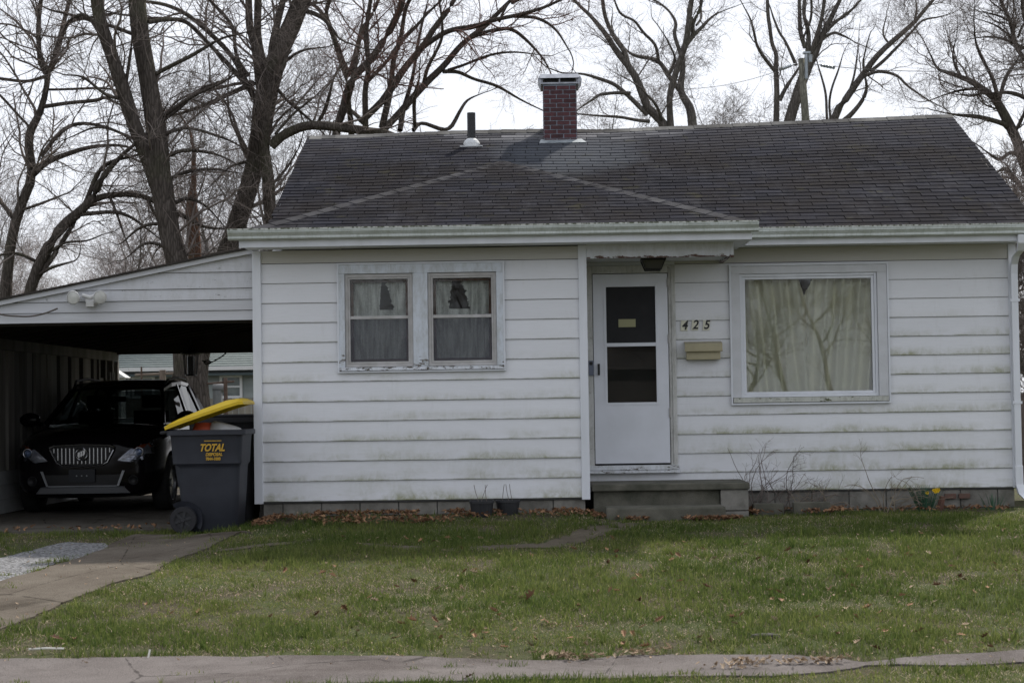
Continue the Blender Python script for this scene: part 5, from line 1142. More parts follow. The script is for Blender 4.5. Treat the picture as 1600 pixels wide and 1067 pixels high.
# ================================================================== TRASH CARTS
CART = M('cart_grey_blue', (.017, .019, .027), (.024, .027, .037), .5, 5, bump=.15, bsc=120); CARTK = M('cart_black', (.012, .012, .015), rough=.6)
def cart(x, y, z, label, m, hs=1.0):
    """wheels and hinge on the -x side, plain side towards the street"""
    c = empty('wheeled_bin', (x, y, z), label, 'trash bin')
    def sec(cx, hx, hy, zz, r_=.07, n=5):
        pts = []
        for (sx, sy, a0) in ((1, -1, -90), (1, 1, 0), (-1, 1, 90), (-1, -1, 180)):
            for k in range(n + 1):
                a = R(a0 + 90 * k / n); pts.append((x + cx + sx * (hx - r_) + r_ * math.cos(a), y + sy * (hy - r_) + r_ * math.sin(a), z + zz * hs))
        return pts
    L_ = [(.02, .255, .25, .0), (.02, .27, .265, .03), (.015, .30, .29, .40), (.01, .315, .30, .62), (.005, .325, .305, .655), (.0, .345, .325, .675), (.0, .36, .335, .93), (.0, .365, .34, .955), (.0, .395, .365, .96), (.0, .395, .365, 1.005), (.0, .375, .345, 1.01), (.0, .36, .33, .98), (.0, .34, .31, .75), (.0, .30, .28, .45)]
    b = MB(); n_ = 24; S = [p for l_ in L_ for p in sec(*l_)]
    b.add(S, [(i * n_ + k, i * n_ + (k + 1) % n_, (i + 1) * n_ + (k + 1) % n_, (i + 1) * n_ + k) for i in range(len(L_) - 1) for k in range(n_)] + [tuple(range(n_))[::-1], tuple(range((len(L_) - 1) * n_, len(L_) * n_))])
    bd = b.build('bin_body', m, c, smooth=False); bd.data.polygons.foreach_set('use_smooth', np.ones(len(bd.data.polygons), dtype=bool))
    try: bd.data.set_sharp_from_angle(angle=R(40))
    except Exception: pass
    for sx in (-.20, .16):
        b = MB(); b.prism([(x + sx - .10, y - .318, z + .665 * hs), (x + sx + .10, y - .318, z + .665 * hs), (x + sx + .07, y - .300, z + .64 * hs), (x + sx - .07, y - .300, z + .64 * hs)], (0, .03, 0)); b.build('moulded_lip', m, c)
    b = MB(); b.tube([(x - .40, y - .25, z + .99 * hs), (x - .46, y - .25, z + .985 * hs), (x - .46, y + .25, z + .985 * hs), (x - .40, y + .25, z + .99 * hs)], .016, 8); b.build('handle', CARTK, c)
    # fender swell around the wheel
    b = MB(); wx, wz = x - .235, z + .118
    pts = [(wx + .19 * math.cos(a), wz + .19 * math.sin(a)) for a in np.linspace(R(-30), R(125), 14)]; b.add([(px_, y - .30, pz) for px_, pz in pts] + [(px_ * .6 + wx * .4, y - .265, pz * .6 + wz * .4) for px_, pz in pts] + [(px_, y - .24, pz) for px_, pz in pts], [(i, i + 1, 15 + i, 14 + i) for i in range(13)] + [(i, 28 + i, 29 + i, i + 1) for i in range(13)]); b.build('wheel_fender', m, c)
    for sy in (-1, 1):
        w_ = MB(); yy = y + sy * .30; w_.lathe((wx, yy, wz), [(.085, -.035), (.128, -.035), (.135, -.02), (.135, .02), (.128, .035), (.085, .035)], 28, 'Y'); w_ = w_.build('wheel', CARTK, c, smooth=False)
        b = MB(); b.lathe((wx, yy, wz), [(.095, -.02), (.0, -.02)], 20, 'Y')
        for k in range(6):
            a = math.pi * k / 3 + .3; p = Vector((wx, yy - .032, wz)); t = Vector((math.cos(a), 0, math.sin(a))); u = Vector((-math.sin(a), 0, math.cos(a)))
            b.add([p - u * .014, p + u * .014, p + t * .095 + u * .012, p + t * .095 - u * .012] + [q + Vector((0, .012, 0)) for q in (p - u * .014, p + u * .014, p + t * .095 + u * .012, p + t * .095 - u * .012)], [(0, 1, 2, 3), (0, 4, 5, 1), (1, 5, 6, 2), (2, 6, 7, 3), (3, 7, 4, 0)])
        b.cyl((wx, yy - .034, wz), (0, -1, 0), .025, .02, .012, 12); b.build('hub', BLACKP, w_)
    b = MB(); b.tube([(wx, y - .3, wz), (wx, y + .3, wz)], .012, 8); b.build('axle', METAL, c)
    return c
c1 = cart(-3.375, -1.40, -.042, 'dark grey wheeled trash bin with a yellow lid propped open, beside the house corner', CART)
YEL = M('yellow_lid_plastic', (.60, .42, .015), (.52, .35, .012), .42, 6, bump=.15)
lz = .965; a_ = at(268, 667, -1.4); c_ = at(385, 627, -1.4); hx, hz_ = a_[0], a_[2] - .0; ex, ez = c_[0] + .02, c_[2]
b = MB(); n = 10; V = []; Lx = Vector((ex - hx, 0, ez - hz_)); un = Vector((-Lx.z, 0, Lx.x)).normalized()
prof = [(-.0, 0, .008), (.06, 0, .022), (.2, 0, .038), (.5, 0, .055), (.8, 0, .062), (.94, 0, .045), (1.0, 0, .0)]
for side, yy in ((0, -1.765), (1, -1.71), (2, -1.40), (3, -1.09), (4, -1.035)):
    for t, _, h in prof:
        hh = h * (.25 if side in (0, 4) else (1.0 if side != 2 else 1.15)); V.append(Vector((hx, yy, hz_)) + Lx * t + un * hh)
m7 = len(prof); b.add(V, [(i * m7 + k, i * m7 + k + 1, (i + 1) * m7 + k + 1, (i + 1) * m7 + k) for i in range(4) for k in range(m7 - 1)])
b.add([v - un * .03 * (1 if i // m7 in (0, 4) else 1) for i, v in enumerate(V)], [(i * m7 + k, i * m7 + k + 1, (i + 1) * m7 + k + 1, (i + 1) * m7 + k) for i in range(4) for k in range(m7 - 1)])
k0 = list(range(m7)); off_ = 5 * m7
b.f += [tuple(len(b.v) - 2 * off_ + q for q in (k, k + 1, off_ + k + 1, off_ + k)) for k in range(m7 - 1)] + [tuple(len(b.v) - 2 * off_ + q for q in (i * m7 + m7 - 1, (i + 1) * m7 + m7 - 1, off_ + (i + 1) * m7 + m7 - 1, off_ + i * m7 + m7 - 1)) for i in range(4)]
b.build('lid', YEL, c1)
b = MB(); b.cyl((hx - .0, -1.70, hz_), (0, 1, 0), .015, .015, .6, 8); b.build('hinge', METAL, c1)
# print on the bin
YPR = M('yellow_print', (.44, .26, .025), rough=.6)
def text(body_, size, loc, m, parent=None, shear=0, bold=0, name='lettering', rotx=90, sx=1, **tg):
    cu = bpy.data.curves.new('t', 'FONT'); cu.body = body_; cu.size = size; cu.shear = shear; cu.align_x = 'CENTER'; cu.align_y = 'CENTER'; cu.offset = bold; cu.extrude = .0008
    ob = bpy.data.objects.new('t', cu); COL.objects.link(ob); bpy.context.view_layer.update()
    me = bpy.data.meshes.new_from_object(ob.evaluated_get(bpy.context.evaluated_depsgraph_get())); bpy.data.objects.remove(ob); me.name = name
    me.transform(Matrix.Rotation(R(rotx), 4, 'X') @ Matrix.Diagonal((sx, 1, 1, 1))); me.materials.clear()
    o = link(name, me, m, parent, Vector(loc) - (wloc(parent) if parent else Vector((0, 0, 0)))); return tag(o, **tg)
q = at(331, 702, -1.742); fy = -1.742
text('TOTAL', .098, (q[0], fy - .006, q[2] + .015), YPR, c1, .35, .004, sx=.80)
text('DISPOSAL', .042, (q[0] + .02, fy - .004, q[2] - .050), YPR, c1, .2, .002, sx=.9)
text('7844-1000', .040, (q[0] + .012, fy - .002, q[2] - .094), YPR, c1, 0, .002, sx=.85)
b = MB()
for k in range(14): b.box(q[0] - .075 + k * .0125, q[0] - .075 + k * .0125 + .009, fy - .008, fy - .0065, q[2] + .080, q[2] + .090)
b.build('print_line', YPR, c1)
b = MB(); b.lathe((-3.25, -1.42, .80), [(.0, .22), (.13, .215), (.16, .19), (.185, .0), (.17, -.2)], 18, 'Z'); b.v = [(x + (z - .8) * .2, y, z - (x + 3.25) * .30) for x, y, z in b.v]; b.build('plastic_pail', M('grey_white_plastic', (.42, .42, .42), (.34, .34, .34), .4), None, smooth=True, label='upturned pale plastic pail on top of the rubbish in the open bin', cat='pail')
b = MB(); b.lathe((-3.45, -1.40, .82), [(0, .22), (.09, .215), (.12, .15), (.12, -.2)], 12, 'Z'); b.build('orange_bag', M('orange_plastic', (.42, .07, .03), rough=.5), None, smooth=True, label='orange red bag beside the pail in the open bin', cat='bag')
b = MB(); b.lathe((-3.35, -1.40, .70), [(0, .2), (.25, .16), (.28, .0)], 12, 'Z'); b.build('trash_bag', CARTK, None, smooth=True, label='black bag filling the open bin under the lid', cat='bag')
c2 = cart(-3.36, -.52, -.042, 'black wheeled bin hidden behind the grey one in the carport', CARTK, 1.12)
b = MB(); b.box(-3.75, -2.985, -.88, -.16, 1.09, 1.115); b.build('lid', CARTK, c2, bevel=.01)

# ================================================================== THINGS ON THE HOUSE
GOLD = M('beige_metal', (.37, .33, .215), (.31, .28, .18), .45, 6)
mb_ = empty('mailbox', (1.715, -.03, 1.60), 'beige metal mailbox on the siding below the house numbers', 'mailbox')
b = MB(); b.box(1.535, 1.90, -.105, -.0085, 1.628, 1.80); b.build('box', GOLD, mb_, bevel=.004)
b = MB(); b.prism([(1.515, -.01, 1.825), (1.515, -.135, 1.80), (1.515, -.14, 1.715), (1.515, -.132, 1.712), (1.515, -.128, 1.79), (1.515, -.01, 1.812)], (.405, 0, 0)); b.build('lid', GOLD, mb_, bevel=.002)
b = MB(); b.box(1.515, 1.92, -.150, -.1405, 1.715, 1.735); b.build('lid_lip', GOLD, mb_, bevel=.002)
PLT = M('cream_plate', (.62, .61, .50), rough=.5)
for ch_, px, lab in (('4', 1069, 'house number 4 on a small cream plate, first of the three'), ('2', 1086, 'house number 2 on a small cream plate, between the other two'), ('5', 1103.5, 'house number 5 on a small cream plate, nearest the picture window')):
    q = at(px, 509 if ch_ == '4' else 508, 0); xx, zz = q[0], q[2]
    b = MB(); b.prism([(xx - .042, -.0165, zz - .055), (xx + .032, -.0165, zz - .055), (xx + .042, -.0165, zz + .055), (xx - .032, -.0165, zz + .055)], (0, .012, 0)); o = b.build('number_plate', PLT, None, label=lab, cat='house number')
    text(ch_, .135, (xx, -.0185, zz), BLACK, o, .25, .003, 'digit', sx=.92)
cl = empty('porch_light', (1.17, -.45, 2.70), 'black square ceiling lantern under the porch beam', 'light')
b = MB(); b.box(1.04, 1.30, -.58, -.32, 2.675, 2.699); b.build('base', BLACK, cl)
b = MB(); b.prism([(1.055, -.565, 2.674), (1.285, -.565, 2.674), (1.25, -.53, 2.585), (1.09, -.53, 2.585)], (0, .23, 0)); g_ = b.build('lamp_glass', M('smoky_glass', (.07, .07, .07), rough=.2), cl)
b = MB(); b.tube([(1.052, -.57, 2.674), (1.088, -.535, 2.58), (1.252, -.535, 2.58), (1.288, -.57, 2.674)], .007, 6); b.build('cage', BLACK, cl)
b = MB(); b.tube([(1.05, -.30, 2.674), (1.088, -.31, 2.58), (1.252, -.31, 2.58), (1.29, -.30, 2.674)], .007, 6); b.build('cage', BLACK, cl)
# dark bracket and meter-like post at the far right corner
p = at(1598, 391, .6); b = MB(); b.prism([(p[0] - .05, .5, p[2] + .03), (p[0] + .03, .5, p[2] - .03), (p[0] + .12, .5, p[2] - .03), (p[0] + .12, .5, p[2] + .05)], (0, .1, 0)); b.build('wall_bracket', BLACK, None, label='black lamp sticking out past the right corner of the house', cat='light')
p = at(1598, 650, 1.2); b = MB(); b.box(p[0] - .02, p[0] + .5, 1.0, 1.5, .1, 1.19); b.box(p[0] - .04, p[0] + .52, .98, 1.52, 1.19, 1.22); b.build('air_unit', M('rusty_dark', (.03, .02, .018), (.06, .04, .03), .8, 20), None, label='dark rusty box standing past the right corner of the house', cat='utility box')

# ================================================================== BACKYARD NEIGHBOUR
NY = 30.
nh = empty('neighbour_house', (-9.3, 34, -.1), 'grey house with a grey green roof seen through the carport', 'house')
NSID = M('neighbour_siding', (.23, .26, .26), (.28, .31, .31), .7, 3); NROOF = M('neighbour_roof', (.105, .125, .122), (.155, .18, .175), .9, 14, stretch=(.35, 1, 3), det=6)
z0n = 2.24
b = MB(); b.box(-15, -4, NY, NY + 8, -.2, z0n); nw = b.build('wall', NSID, nh)
for k in range(13): b = MB(); z = -.1 + k * .175; b.add([(-15, NY - .001, z), (-4, NY - .001, z), (-4, NY - .02, z), (-15, NY - .02, z), (-15, NY - .004, z + .17), (-4, NY - .004, z + .17)], [(0, 1, 2, 3), (3, 2, 5, 4)]); b.build('siding_board', NSID, nw)
b = MB(); b.prism([(-15.4, NY - .45, z0n + .02), (-15.4, NY + 4, z0n + 1.75), (-15.4, NY + 8.45, z0n + .02), (-15.4, NY + 4, z0n - .05)], (11.8, 0, 0)); nr = b.build('roof', NROOF, nh)
sl = math.hypot(4.45, 1.73); 
for k in range(13):
    t = k * .18 / sl; t2 = (k + 1.0) * .18 / sl; ya, za = NY - .45 + 4.45 * t, z0n + .02 + 1.73 * t; yb, zb = NY - .45 + 4.45 * t2, z0n + .02 + 1.73 * t2
    b = MB(); b.add([(-15.4, ya, za + .006), (-3.6, ya, za + .006), (-3.6, ya, za + .03), (-15.4, ya, za + .03), (-15.4, yb, zb + .010), (-3.6, yb, zb + .010)], [(0, 1, 2, 3), (3, 2, 5, 4)]); b.build('shingle_course', NROOF, nr)
b = MB(); b.box(-15.4, -3.6, NY - .50, NY - .452, z0n - .02, z0n + .08); b.build('gutter', M('nb_white', (.6, .6, .6)), nh)
b = MB(); b.box(-15.0, -4.0, NY - .45, NY - .03, z0n - .16, z0n - .1); b.build('soffit', M('teal_trim', (.05, .07, .075)), nh)
def nwin(px0, py0, px1, py1, mull=True):
    a, c = at(px0, py0, NY - .04), at(px1, py1, NY - .04); x0, x1, zb, zt = a[0], c[0], c[2], a[2]
    b = MB(); b.frame(x0, x1, zb, zt, .07, NY - .07, NY - .02)
    if mull: b.box(x0 + .07, x1 - .07, NY - .065, NY - .03, (zb + zt) / 2 - .025, (zb + zt) / 2 + .025)
    w_ = b.build('window', M('nb_window_white', (.62, .63, .64)), nh); b = MB(); b.box(x0 + .07, x1 - .07, NY - .028, NY - .022, zb + .07, zt - .07); b.build('pane', M('nb_glass', (.05, .07, .075), (.14, .17, .17), .1, 2), w_)
nwin(343, 586, 379, 622); nwin(187, 588, 204, 622); nwin(206, 588, 242, 622)
b = MB()
fn = empty('wooden_fence', (-8.6, 24, -.1), 'low weathered board fence behind the carport', 'fence')
x = -13.; fz = at(330, 622, 24)[2]
while x < -5.0:
    b = MB(); b.box(x, x + .135, 24, 24.02, -.15, fz + random.uniform(-.02, .02)); b.build('board', M('fence_wood', (.15, .14, .12), (.22, .20, .17), .9, 5, stretch=(1, 1, .1), rnd=.15) if 'fence_wood' not in bpy.data.materials else bpy.data.materials['fence_wood'], fn); x += .15
b = MB(); b.box(-13, -5, 23.96, 23.995, .5, .58); b.build('rail', bpy.data.materials['fence_wood'], fn)
sh = empty('shed', (-8.9, 18, -.1), 'small white shed corner behind the carport wall', 'shed')
a = at(189, 600, 18); b = MB(); b.box(a[0] - 2.0, a[0], 18, 18.4, -.2, at(189, 590, 18)[2]); b.build('wall', M('shed_white', (.55, .56, .57)), sh)
b = MB(); zt = at(185, 575, 18)[2]; ze = at(190, 590, 18)[2]; b.prism([(a[0] - 2.1, 17.9, ze), (a[0] - 1.0, 17.9, ze + .75), (a[0] + .12, 17.9, ze), (a[0] - 1.0, 17.9, ze - .03)], (0, .5, 0)); b.build('roof', M('shed_roof', (.5, .5, .5)), sh)
# clothes-line post, pipes, hanging lantern
RUST = M('rusty_iron', (.09, .055, .04), (.14, .10, .08), .85, 18)
a, c = at(352, 590, 12), at(356, 700, 12); b = MB(); b.tube([tuple(a), (c[0], 12, -.2)], .035, 8); po = b.build('clothesline_post', RUST, None, label='rusty post with crossbar standing behind the yellow lid', cat='post')
a, c = at(318, 600, 12), at(366, 596, 12); b = MB(); b.tube([tuple(a), tuple(c)], .018, 8); b.build('crossbar', RUST, po)
a, c = at(333, 605, 14), at(352, 606, 14); b = MB(); b.tube([tuple(a), tuple(c)], .075, 12); b.tube([(at(340, 610, 14)[0], 14, at(340, 610, 14)[2]), (at(341, 640, 14)[0], 14, -.2)], .09, 10); b.build('grey_pipe', M('pipe_grey', (.16, .17, .17), (.22, .22, .22)), None, label='grey elbow pipe rising behind the bin', cat='pipe')
a, c = at(211, 586, 20), at(280, 583, 20); b = MB(); b.tube([tuple(a), tuple(c)], .03, 8); p_ = at(254, 578, 20); b.tube([tuple(p_), (p_[0], 20, -.2)], .07, 8); b.build('garden_rack', M('rack_wood', (.12, .09, .075), (.16, .13, .1)), None, label='old wooden post and rail in the yard behind the car', cat='post')
a = at(221, 573, 18); b = MB(); b.tube([tuple(a), (a[0], 18, -.2)], .02, 6); b.build('thin_stake', RUST, None, label='thin dark stake in the yard behind the car roof', cat='stake')
a = at(298, 548, 8.0); lx, lz_ = a[0], a[2]
hl = empty('hanging_lantern', (lx, 8.0, lz_ - .4), 'black cylindrical lantern hanging at the rear of the carport', 'lantern')
b = MB(); b.lathe((lx, 8, lz_), [(.02, .06), (.05, .0), (.155, -.03), (.15, -.055), (.11, -.06)], 20); b.tube([(lx, 8, lz_ + .02), (lx, 8, lz_ + .25)], .008, 6); b.build('lantern_cap', BLACK, hl, smooth=True)
b = MB(); b.lathe((lx, 8, lz_), [(.085, -.36), (.09, -.38), (.0, -.38)], 20)
for k in range(8):
    t = 2 * math.pi * k / 8; b.tube([(lx + .115 * math.cos(t), 8 + .115 * math.sin(t), lz_ - .055), (lx + .088 * math.cos(t), 8 + .088 * math.sin(t), lz_ - .37)], .007, 5)
b.build('cage', BLACK, hl)
b = MB(); b.cyl((lx, 8, lz_ - .36), (0, 0, 1), .05, .055, .28, 14); b.build('lamp_body', M('lantern_glass', (.03, .03, .035), rough=.3), hl)
pts = [at(*p, 8.0) for p in ((356, 548), (348, 556), (338, 562), (330, 566), (322, 566), (316, 563))]
b = MB(); b.tube([tuple(q[:3]) for q in curve_pts([(*p, 1) for p in pts], 20)], .010, 6)
q = at(324, 566, 8); b.tube([(q[0] + .05 * math.cos(t), 8, q[2] + .03 * math.sin(t)) for t in np.linspace(0, 6.4, 14)], .010, 6); b.build('hanging_wire', BLACK, None, label='black looped wire hanging beside the lantern', cat='wire')

# ================================================================== BED, POTS, PLANTS
for (px0, px1, yb, zt, lab) in ((733, 772, -1.28, 782, 'black nursery pot, the nearer and left one of the pair by the wall'), (774, 813, -1.12, 781, 'black nursery pot, right one of the pair against the foundation')):
    a, c = at(px0, zt, yb), at(px1, zt, yb); x = (a[0] + c[0]) / 2; r_ = (c[0] - a[0]) / 2; g = float(gz(x, yb))
    po = empty('plant_pot', (x, yb, g - .02), lab, 'plant pot')
    b = MB(); h = a[2] - g + .02; b.lathe((x, yb, g - .02), [(r_ * .78, 0), (r_ * .94, h * .85), (r_ * 1.0, h * .86), (r_, h), (r_ * .93, h), (r_ * .9, h * .8), (0, h * .8)], 24); b.build('pot', BLACKP, po)
    b = MB()
    for k in range(3):
        t = [Vector((x + random.uniform(-.06, .06), yb, g + h * .7))]; d = Vector((random.uniform(-.3, .3), random.uniform(-.2, .1), 1))
        for q in range(5): t.append(t[-1] + d * .035); d += Vector((random.uniform(-.15, .15), 0, .05))
        b.tube(t, .003, 4)
    b.build('dry_stems', TWIG1, po)
def shrub(px, py, Y, n, ln, label, spread, up=.12, m=None, wig=.16, sub=5, lean=0):
    p = at(px, py, Y); x, z = p[0], float(gz(p[0], Y)) - .03; org = np.array([x, Y, z])
    P0 = np.empty((n, 10, 3)); 
    a = rng.random(n) * 6.28; e = rng.uniform(.15, spread, n); d = nrm(np.stack([np.cos(a) * e + lean, np.sin(a) * e * .6, np.ones(n) * .9], -1)); P0[:, 0] = org + rng.normal(0, .04, (n, 3)) * [1.5, 1, 0]
    st = ln * rng.uniform(.6, 1.1, n)[:, None] / 9
    for q in range(1, 10): P0[:, q] = P0[:, q - 1] + d * st; d = nrm(d + rng.normal(0, wig, (n, 3)) - np.array([0, 0, .15 - up * .3]))
    r0 = np.linspace(.0058, .0022, 10)[None].repeat(n, 0)
    Q, q = grow(P0, r0, sub, ln * .42, 7, .15, (20, 60), wig, 0, .7, .0017); Q2, q2 = grow(Q, q, 3, ln * .16, 4, .2, (25, 60), wig, 0, .7, .0014)
    th = empty('dry_shrub', org, label, 'shrub'); V, Fq = crown_mesh('stems', [(P0, r0, 5), (Q, q, 3), (Q2, q2, 3)]); link('stems', np_mesh('stems', V - org, Fq), m or TWIG1, th, (0, 0, 0)); return th, Q
STRAW = M('straw_stems', (.25, .21, .15), (.16, .13, .10), .9, 9)
s1, Q1s = shrub(1183, 795, -.42, 13, .78, 'leggy leafless shrub with arching brown stems right of the porch steps', .75, sub=4)
s2, Q2s = shrub(1232, 795, -.38, 11, .80, 'tangled dry shrub arching right below the picture window', 1.1, lean=.55, m=TWIG1)
s3, Q3s = shrub(1388, 792, -.36, 9, .72, 'sparse pale dry stems fanning out left of the daffodils', 1.0, m=STRAW, sub=3)
shrub(1275, 790, -.25, 14, .42, 'low straw coloured stems behind the timber edging', 1.3, m=STRAW, sub=3)
shrub(1452, 790, -.34, 6, .5, 'few pale dead stalks leaning over the daffodil clump', .9, m=STRAW, sub=1, lean=-.6)
DAFL = M('daffodil_leaf', (.030, .085, .050), (.05, .115, .06), .6, 8, rnd=.2); DAFF = M('daffodil_petal', (.75, .60, .03), (.80, .50, .02), .6)
def daffodils(px, py, Y, n, h, label, flowers):
    p = at(px, py, Y); x = p[0]; z = float(gz(x, Y)) - .02; th = empty('daffodil_clump', (x, Y, z), label, 'daffodils'); b = MB()
    for k in range(n):
        a = random.uniform(0, 6.28); e = random.random() ** .7; d = Vector((math.cos(a) * e * .42, math.sin(a) * e * .3, 1)); q = Vector((x + math.cos(a) * e * .08, Y + math.sin(a) * e * .06, z)); L_ = h * random.uniform(.7, 1.1); wv = Vector((-math.sin(a), math.cos(a), 0)) * .005
        if abs(wv.x) < .003: wv.x = .004
        V = []; 
        for i in range(5): V += [q - wv * (1 - i * .2), q + wv * (1 - i * .2)]; q = q + d * L_ / 4; d += Vector((math.cos(a) * .05, 0, -.05))
        b.add(V, [(2 * i, 2 * i + 1, 2 * i + 3, 2 * i + 2) for i in range(4)])
    b.build('leaves', DAFL, th)
    for k, (fx, fz) in enumerate(flowers):
        c = Vector((x + fx, Y - .10, z + fz)); f = MB(); 
        for i in range(6):
            a = i * math.pi / 3; t = Vector((math.cos(a), 0, math.sin(a))); u = Vector((-math.sin(a), 0, math.cos(a))); f.add([c, c + t * .012 - u * .006, c + t * .022 - Vector((0, .003, 0)), c + t * .012 + u * .006], [(0, 1, 2, 3)])
        f.lathe((c.x, c.y, c.z), [(.006, 0), (.010, -.016), (.013, -.020)], 10, 'Y'); fo = f.build('flower', DAFF, th)
        s_ = MB(); s_.tube([(x + fx * .4, Y, z), (x + fx * .9, Y - .06, z + fz * .8), (c.x, c.y + .01, c.z)], .003, 5); s_.build('stalk', DAFL, fo)
daffodils(1446, 788, -.36, 95, .30, 'green daffodil clump with yellow blooms at the foot of the wall', [(.07, .245), (.095, .25), (.11, .235), (.12, .25), (.085, .23), (-.0, .22)])
daffodils(1552, 788, -.30, 32, .20, 'small daffodil clump without flowers near the downspout', [])
b = MB()
for (px0, px1, yb, h_) in ((1177, 1225, -.62, .10), (1240, 1298, -.66, .11)):
    a, c = at(px0, 790, yb), at(px1, 790, yb); b = MB(); b.box(a[0], c[0], yb, yb + .10, -.08, h_); b.build('edging_block', STEPC, None, bevel=.01, label='mossy concrete edging block next to the porch steps' if px0 < 1200 else 'longer concrete edging block under the tangled shrub', cat='edging block')
a = at(1470, 781, -.25); b = MB(); b.tube([(a[0] - .02, -.22, -.06), (a[0] + .02, -.24, .13)], .035, 8); b.build('clay_pipe', M('rust_clay', (.14, .07, .05), (.10, .06, .045), .9, 9), None, label='short rusty pipe beside the daffodil clump', cat='pipe')
for k, px in enumerate((1486, 1508)):
    a = at(px, 775, -.03); b = MB(); b.box(a[0] - .06, a[0] + .06, -.01, .025, .09, .145); b.build('brick', M('old_foundation_brick', (.13, .07, .055), (.10, .075, .06), .95, 20), fnd, bevel=.004)

# ================================================================== LEAVES AND GRASS
LEAFM = NT('dead_leaf'); _c = LEAFM.mix(LEAFM.rand(), (.11, .05, .028), (.27, .16, .09)); LEAFM.bsdf(LEAFM.vary(_c, .3), .8, spec=.2); LEAFM = LEAFM.done()
LEAFP = NT('pale_dead_leaf'); LEAFP.bsdf(LEAFP.vary(LEAFP.mix(LEAFP.rand(), (.40, .31, .22), (.28, .20, .13)), .2), .8, spec=.2); LEAFP = LEAFP.done()
def leaf_geo(k):
    rr = random.Random(k); out = []
    for s in (1, -1):
        pts = [(0, -.5), (.05 * s, -.3), (.17 * s, -.22), (.08 * s, -.12), (.26 * s, .0), (.12 * s, .08), (.24 * s, .25), (.08 * s, .28), (0, .5)]; out.append(pts)
    cu, tw_ = rr.uniform(.4, 1.5), rr.uniform(-.6, .6)
    V = []; Fc = []
    for j, pts in enumerate(out):
        b0 = len(V); mid = [(0, p[1]) for p in pts]
        for p in pts: V.append(p)
        for i in range(1, len(pts) - 1): V.append((0, pts[i][1]))
        n = len(pts)
        for i in range(n - 1):
            a = b0 + i; c = b0 + i + 1; ma = b0 if i == 0 else b0 + n + i - 1; mc = b0 + n - 1 if i == n - 2 else b0 + n + i
            f = [a, c, mc, ma]; f = [q for t, q in enumerate(f) if q not in f[:t]]
            if len(f) > 2: Fc.append(tuple(f))
    W = [(x, y, cu * abs(x) ** 1.2 + .5 * cu * y * y + tw_ * x * y) for x, y in V]; return W, Fc
LEAFS = []
for k in range(8):
    V, Fc = leaf_geo(k); me = bpy.data.meshes.new('dead_leaf'); me.from_pydata(V, [], Fc); me.update(); LEAFS.append((np.array(V), Fc, me))
LP = [me.copy() for _, _, me in LEAFS]
for _, _, me in LEAFS: me.materials.append(LEAFM)
for me in LP: me.materials.append(LEAFP)
spots = [(828, 941, 1), (1220, 946, 1), (645, 978, 1), (1050, 842, 0), (1148, 980, 0), (790, 888, 0), (721, 862, 0), (762, 878, 0), (740, 899, 0), (1258, 848, 0), (1445, 843, 0), (1440, 838, 0), (1568, 832, 0), (1570, 858, 0), (1584, 850, 0), (1392, 902, 0), (1320, 880, 0), (1388, 930, 0), (1465, 922, 1), (1500, 905, 0), (1495, 912, 0), (1560, 826, 0), (1274, 874, 0), (1262, 905, 0), (1333, 922, 0), (1297, 925, 0), (1418, 871, 0), (1522, 930, 0), (1004, 985, 0), (925, 860, 0), (1410, 936, 0), (1460, 946, 0), (688, 984, 0), (690, 1002, 0), (770, 962, 1), (1060, 872, 0), (1230, 848, 0), (1104, 924, 1), (505, 900, 0), (270, 962, 0), (118, 1008, 1), (90, 1006, 1), (230, 950, 0), (310, 960, 0), (735, 1063, 0), (1540, 1000, 0), (1340, 1010, 0), (905, 985, 0), (1355, 955, 0), (1555, 886, 0)]
for k in range(150): spots.append((random.uniform(420, 1600), 842 + 180 * random.random() ** 1.2, 0))
for k, (px, py, big) in enumerate(spots):
    pale = random.random() < .33 and not big; p = gp(px, py); o = link('dead_leaf', (LP if pale else [l[2] for l in LEAFS])[k % 8], None, None, (p[0], p[1], p[2] + .028 + .012 * big), (random.uniform(-.7, .9), random.uniform(-.6, .6), random.uniform(0, 6.3)))
    s_ = random.uniform(.06, .10) * (1.45 if big else 1); o.scale = (s_, s_, s_); tag(o, 'large curled rusty brown oak leaf standing up out of the grass' if big else 'small pale tan dead leaf lying loose on the lawn' if pale else 'small brown curled dead leaf lying loose on the lawn', 'leaf', 'large curled leaves on the lawn' if big else 'pale dead leaves on the lawn' if pale else 'brown dead leaves scattered on the lawn')
# litter: drifts against the foundation, steps and bed
def litter(n, f, size, name, label, mat, zoff=.02):
    V = []; Fc = []; o_ = 0
    for k in range(n):
        x, y = f(); Wv, Fl, _ = LEAFS[k % 8]; s_ = random.uniform(*size); M3 = np.array(Matrix.Rotation(random.uniform(0, 6.3), 3, 'Z') @ Matrix.Rotation(random.uniform(-.8, .8), 3, 'X') @ Matrix.Rotation(random.uniform(-.6, .6), 3, 'Y'))
        W_ = (Wv * s_) @ M3.T + np.array([x, y, float(gz(x, y)) + zoff + random.uniform(0, .03)]); V.append(W_); Fc += [tuple(o_ + i for i in f_) for f_ in Fl]; o_ += len(W_)
    me = bpy.data.meshes.new(name); me.from_pydata(np.concatenate(V).tolist(), [], Fc); me.update(); tag(link(name, me, mat), label, 'leaf litter', kind='stuff')
def band(x0, x1, y0, y1, p=1.0):
    def f():
        for _ in range(20):
            x = random.uniform(x0, x1); y = y1 - (y1 - y0) * random.random() ** p
            if mnoise.noise(Vector((x * 2.2, y * 3.5, 1))) > -.12: break
        return x, y
    return f
litter(850, band(-2.95, -.9, -1.75, -.98, 1.3), (.035, .085), 'leaf_litter', 'drift of brown and grey leaves along the left foundation', LEAFM)
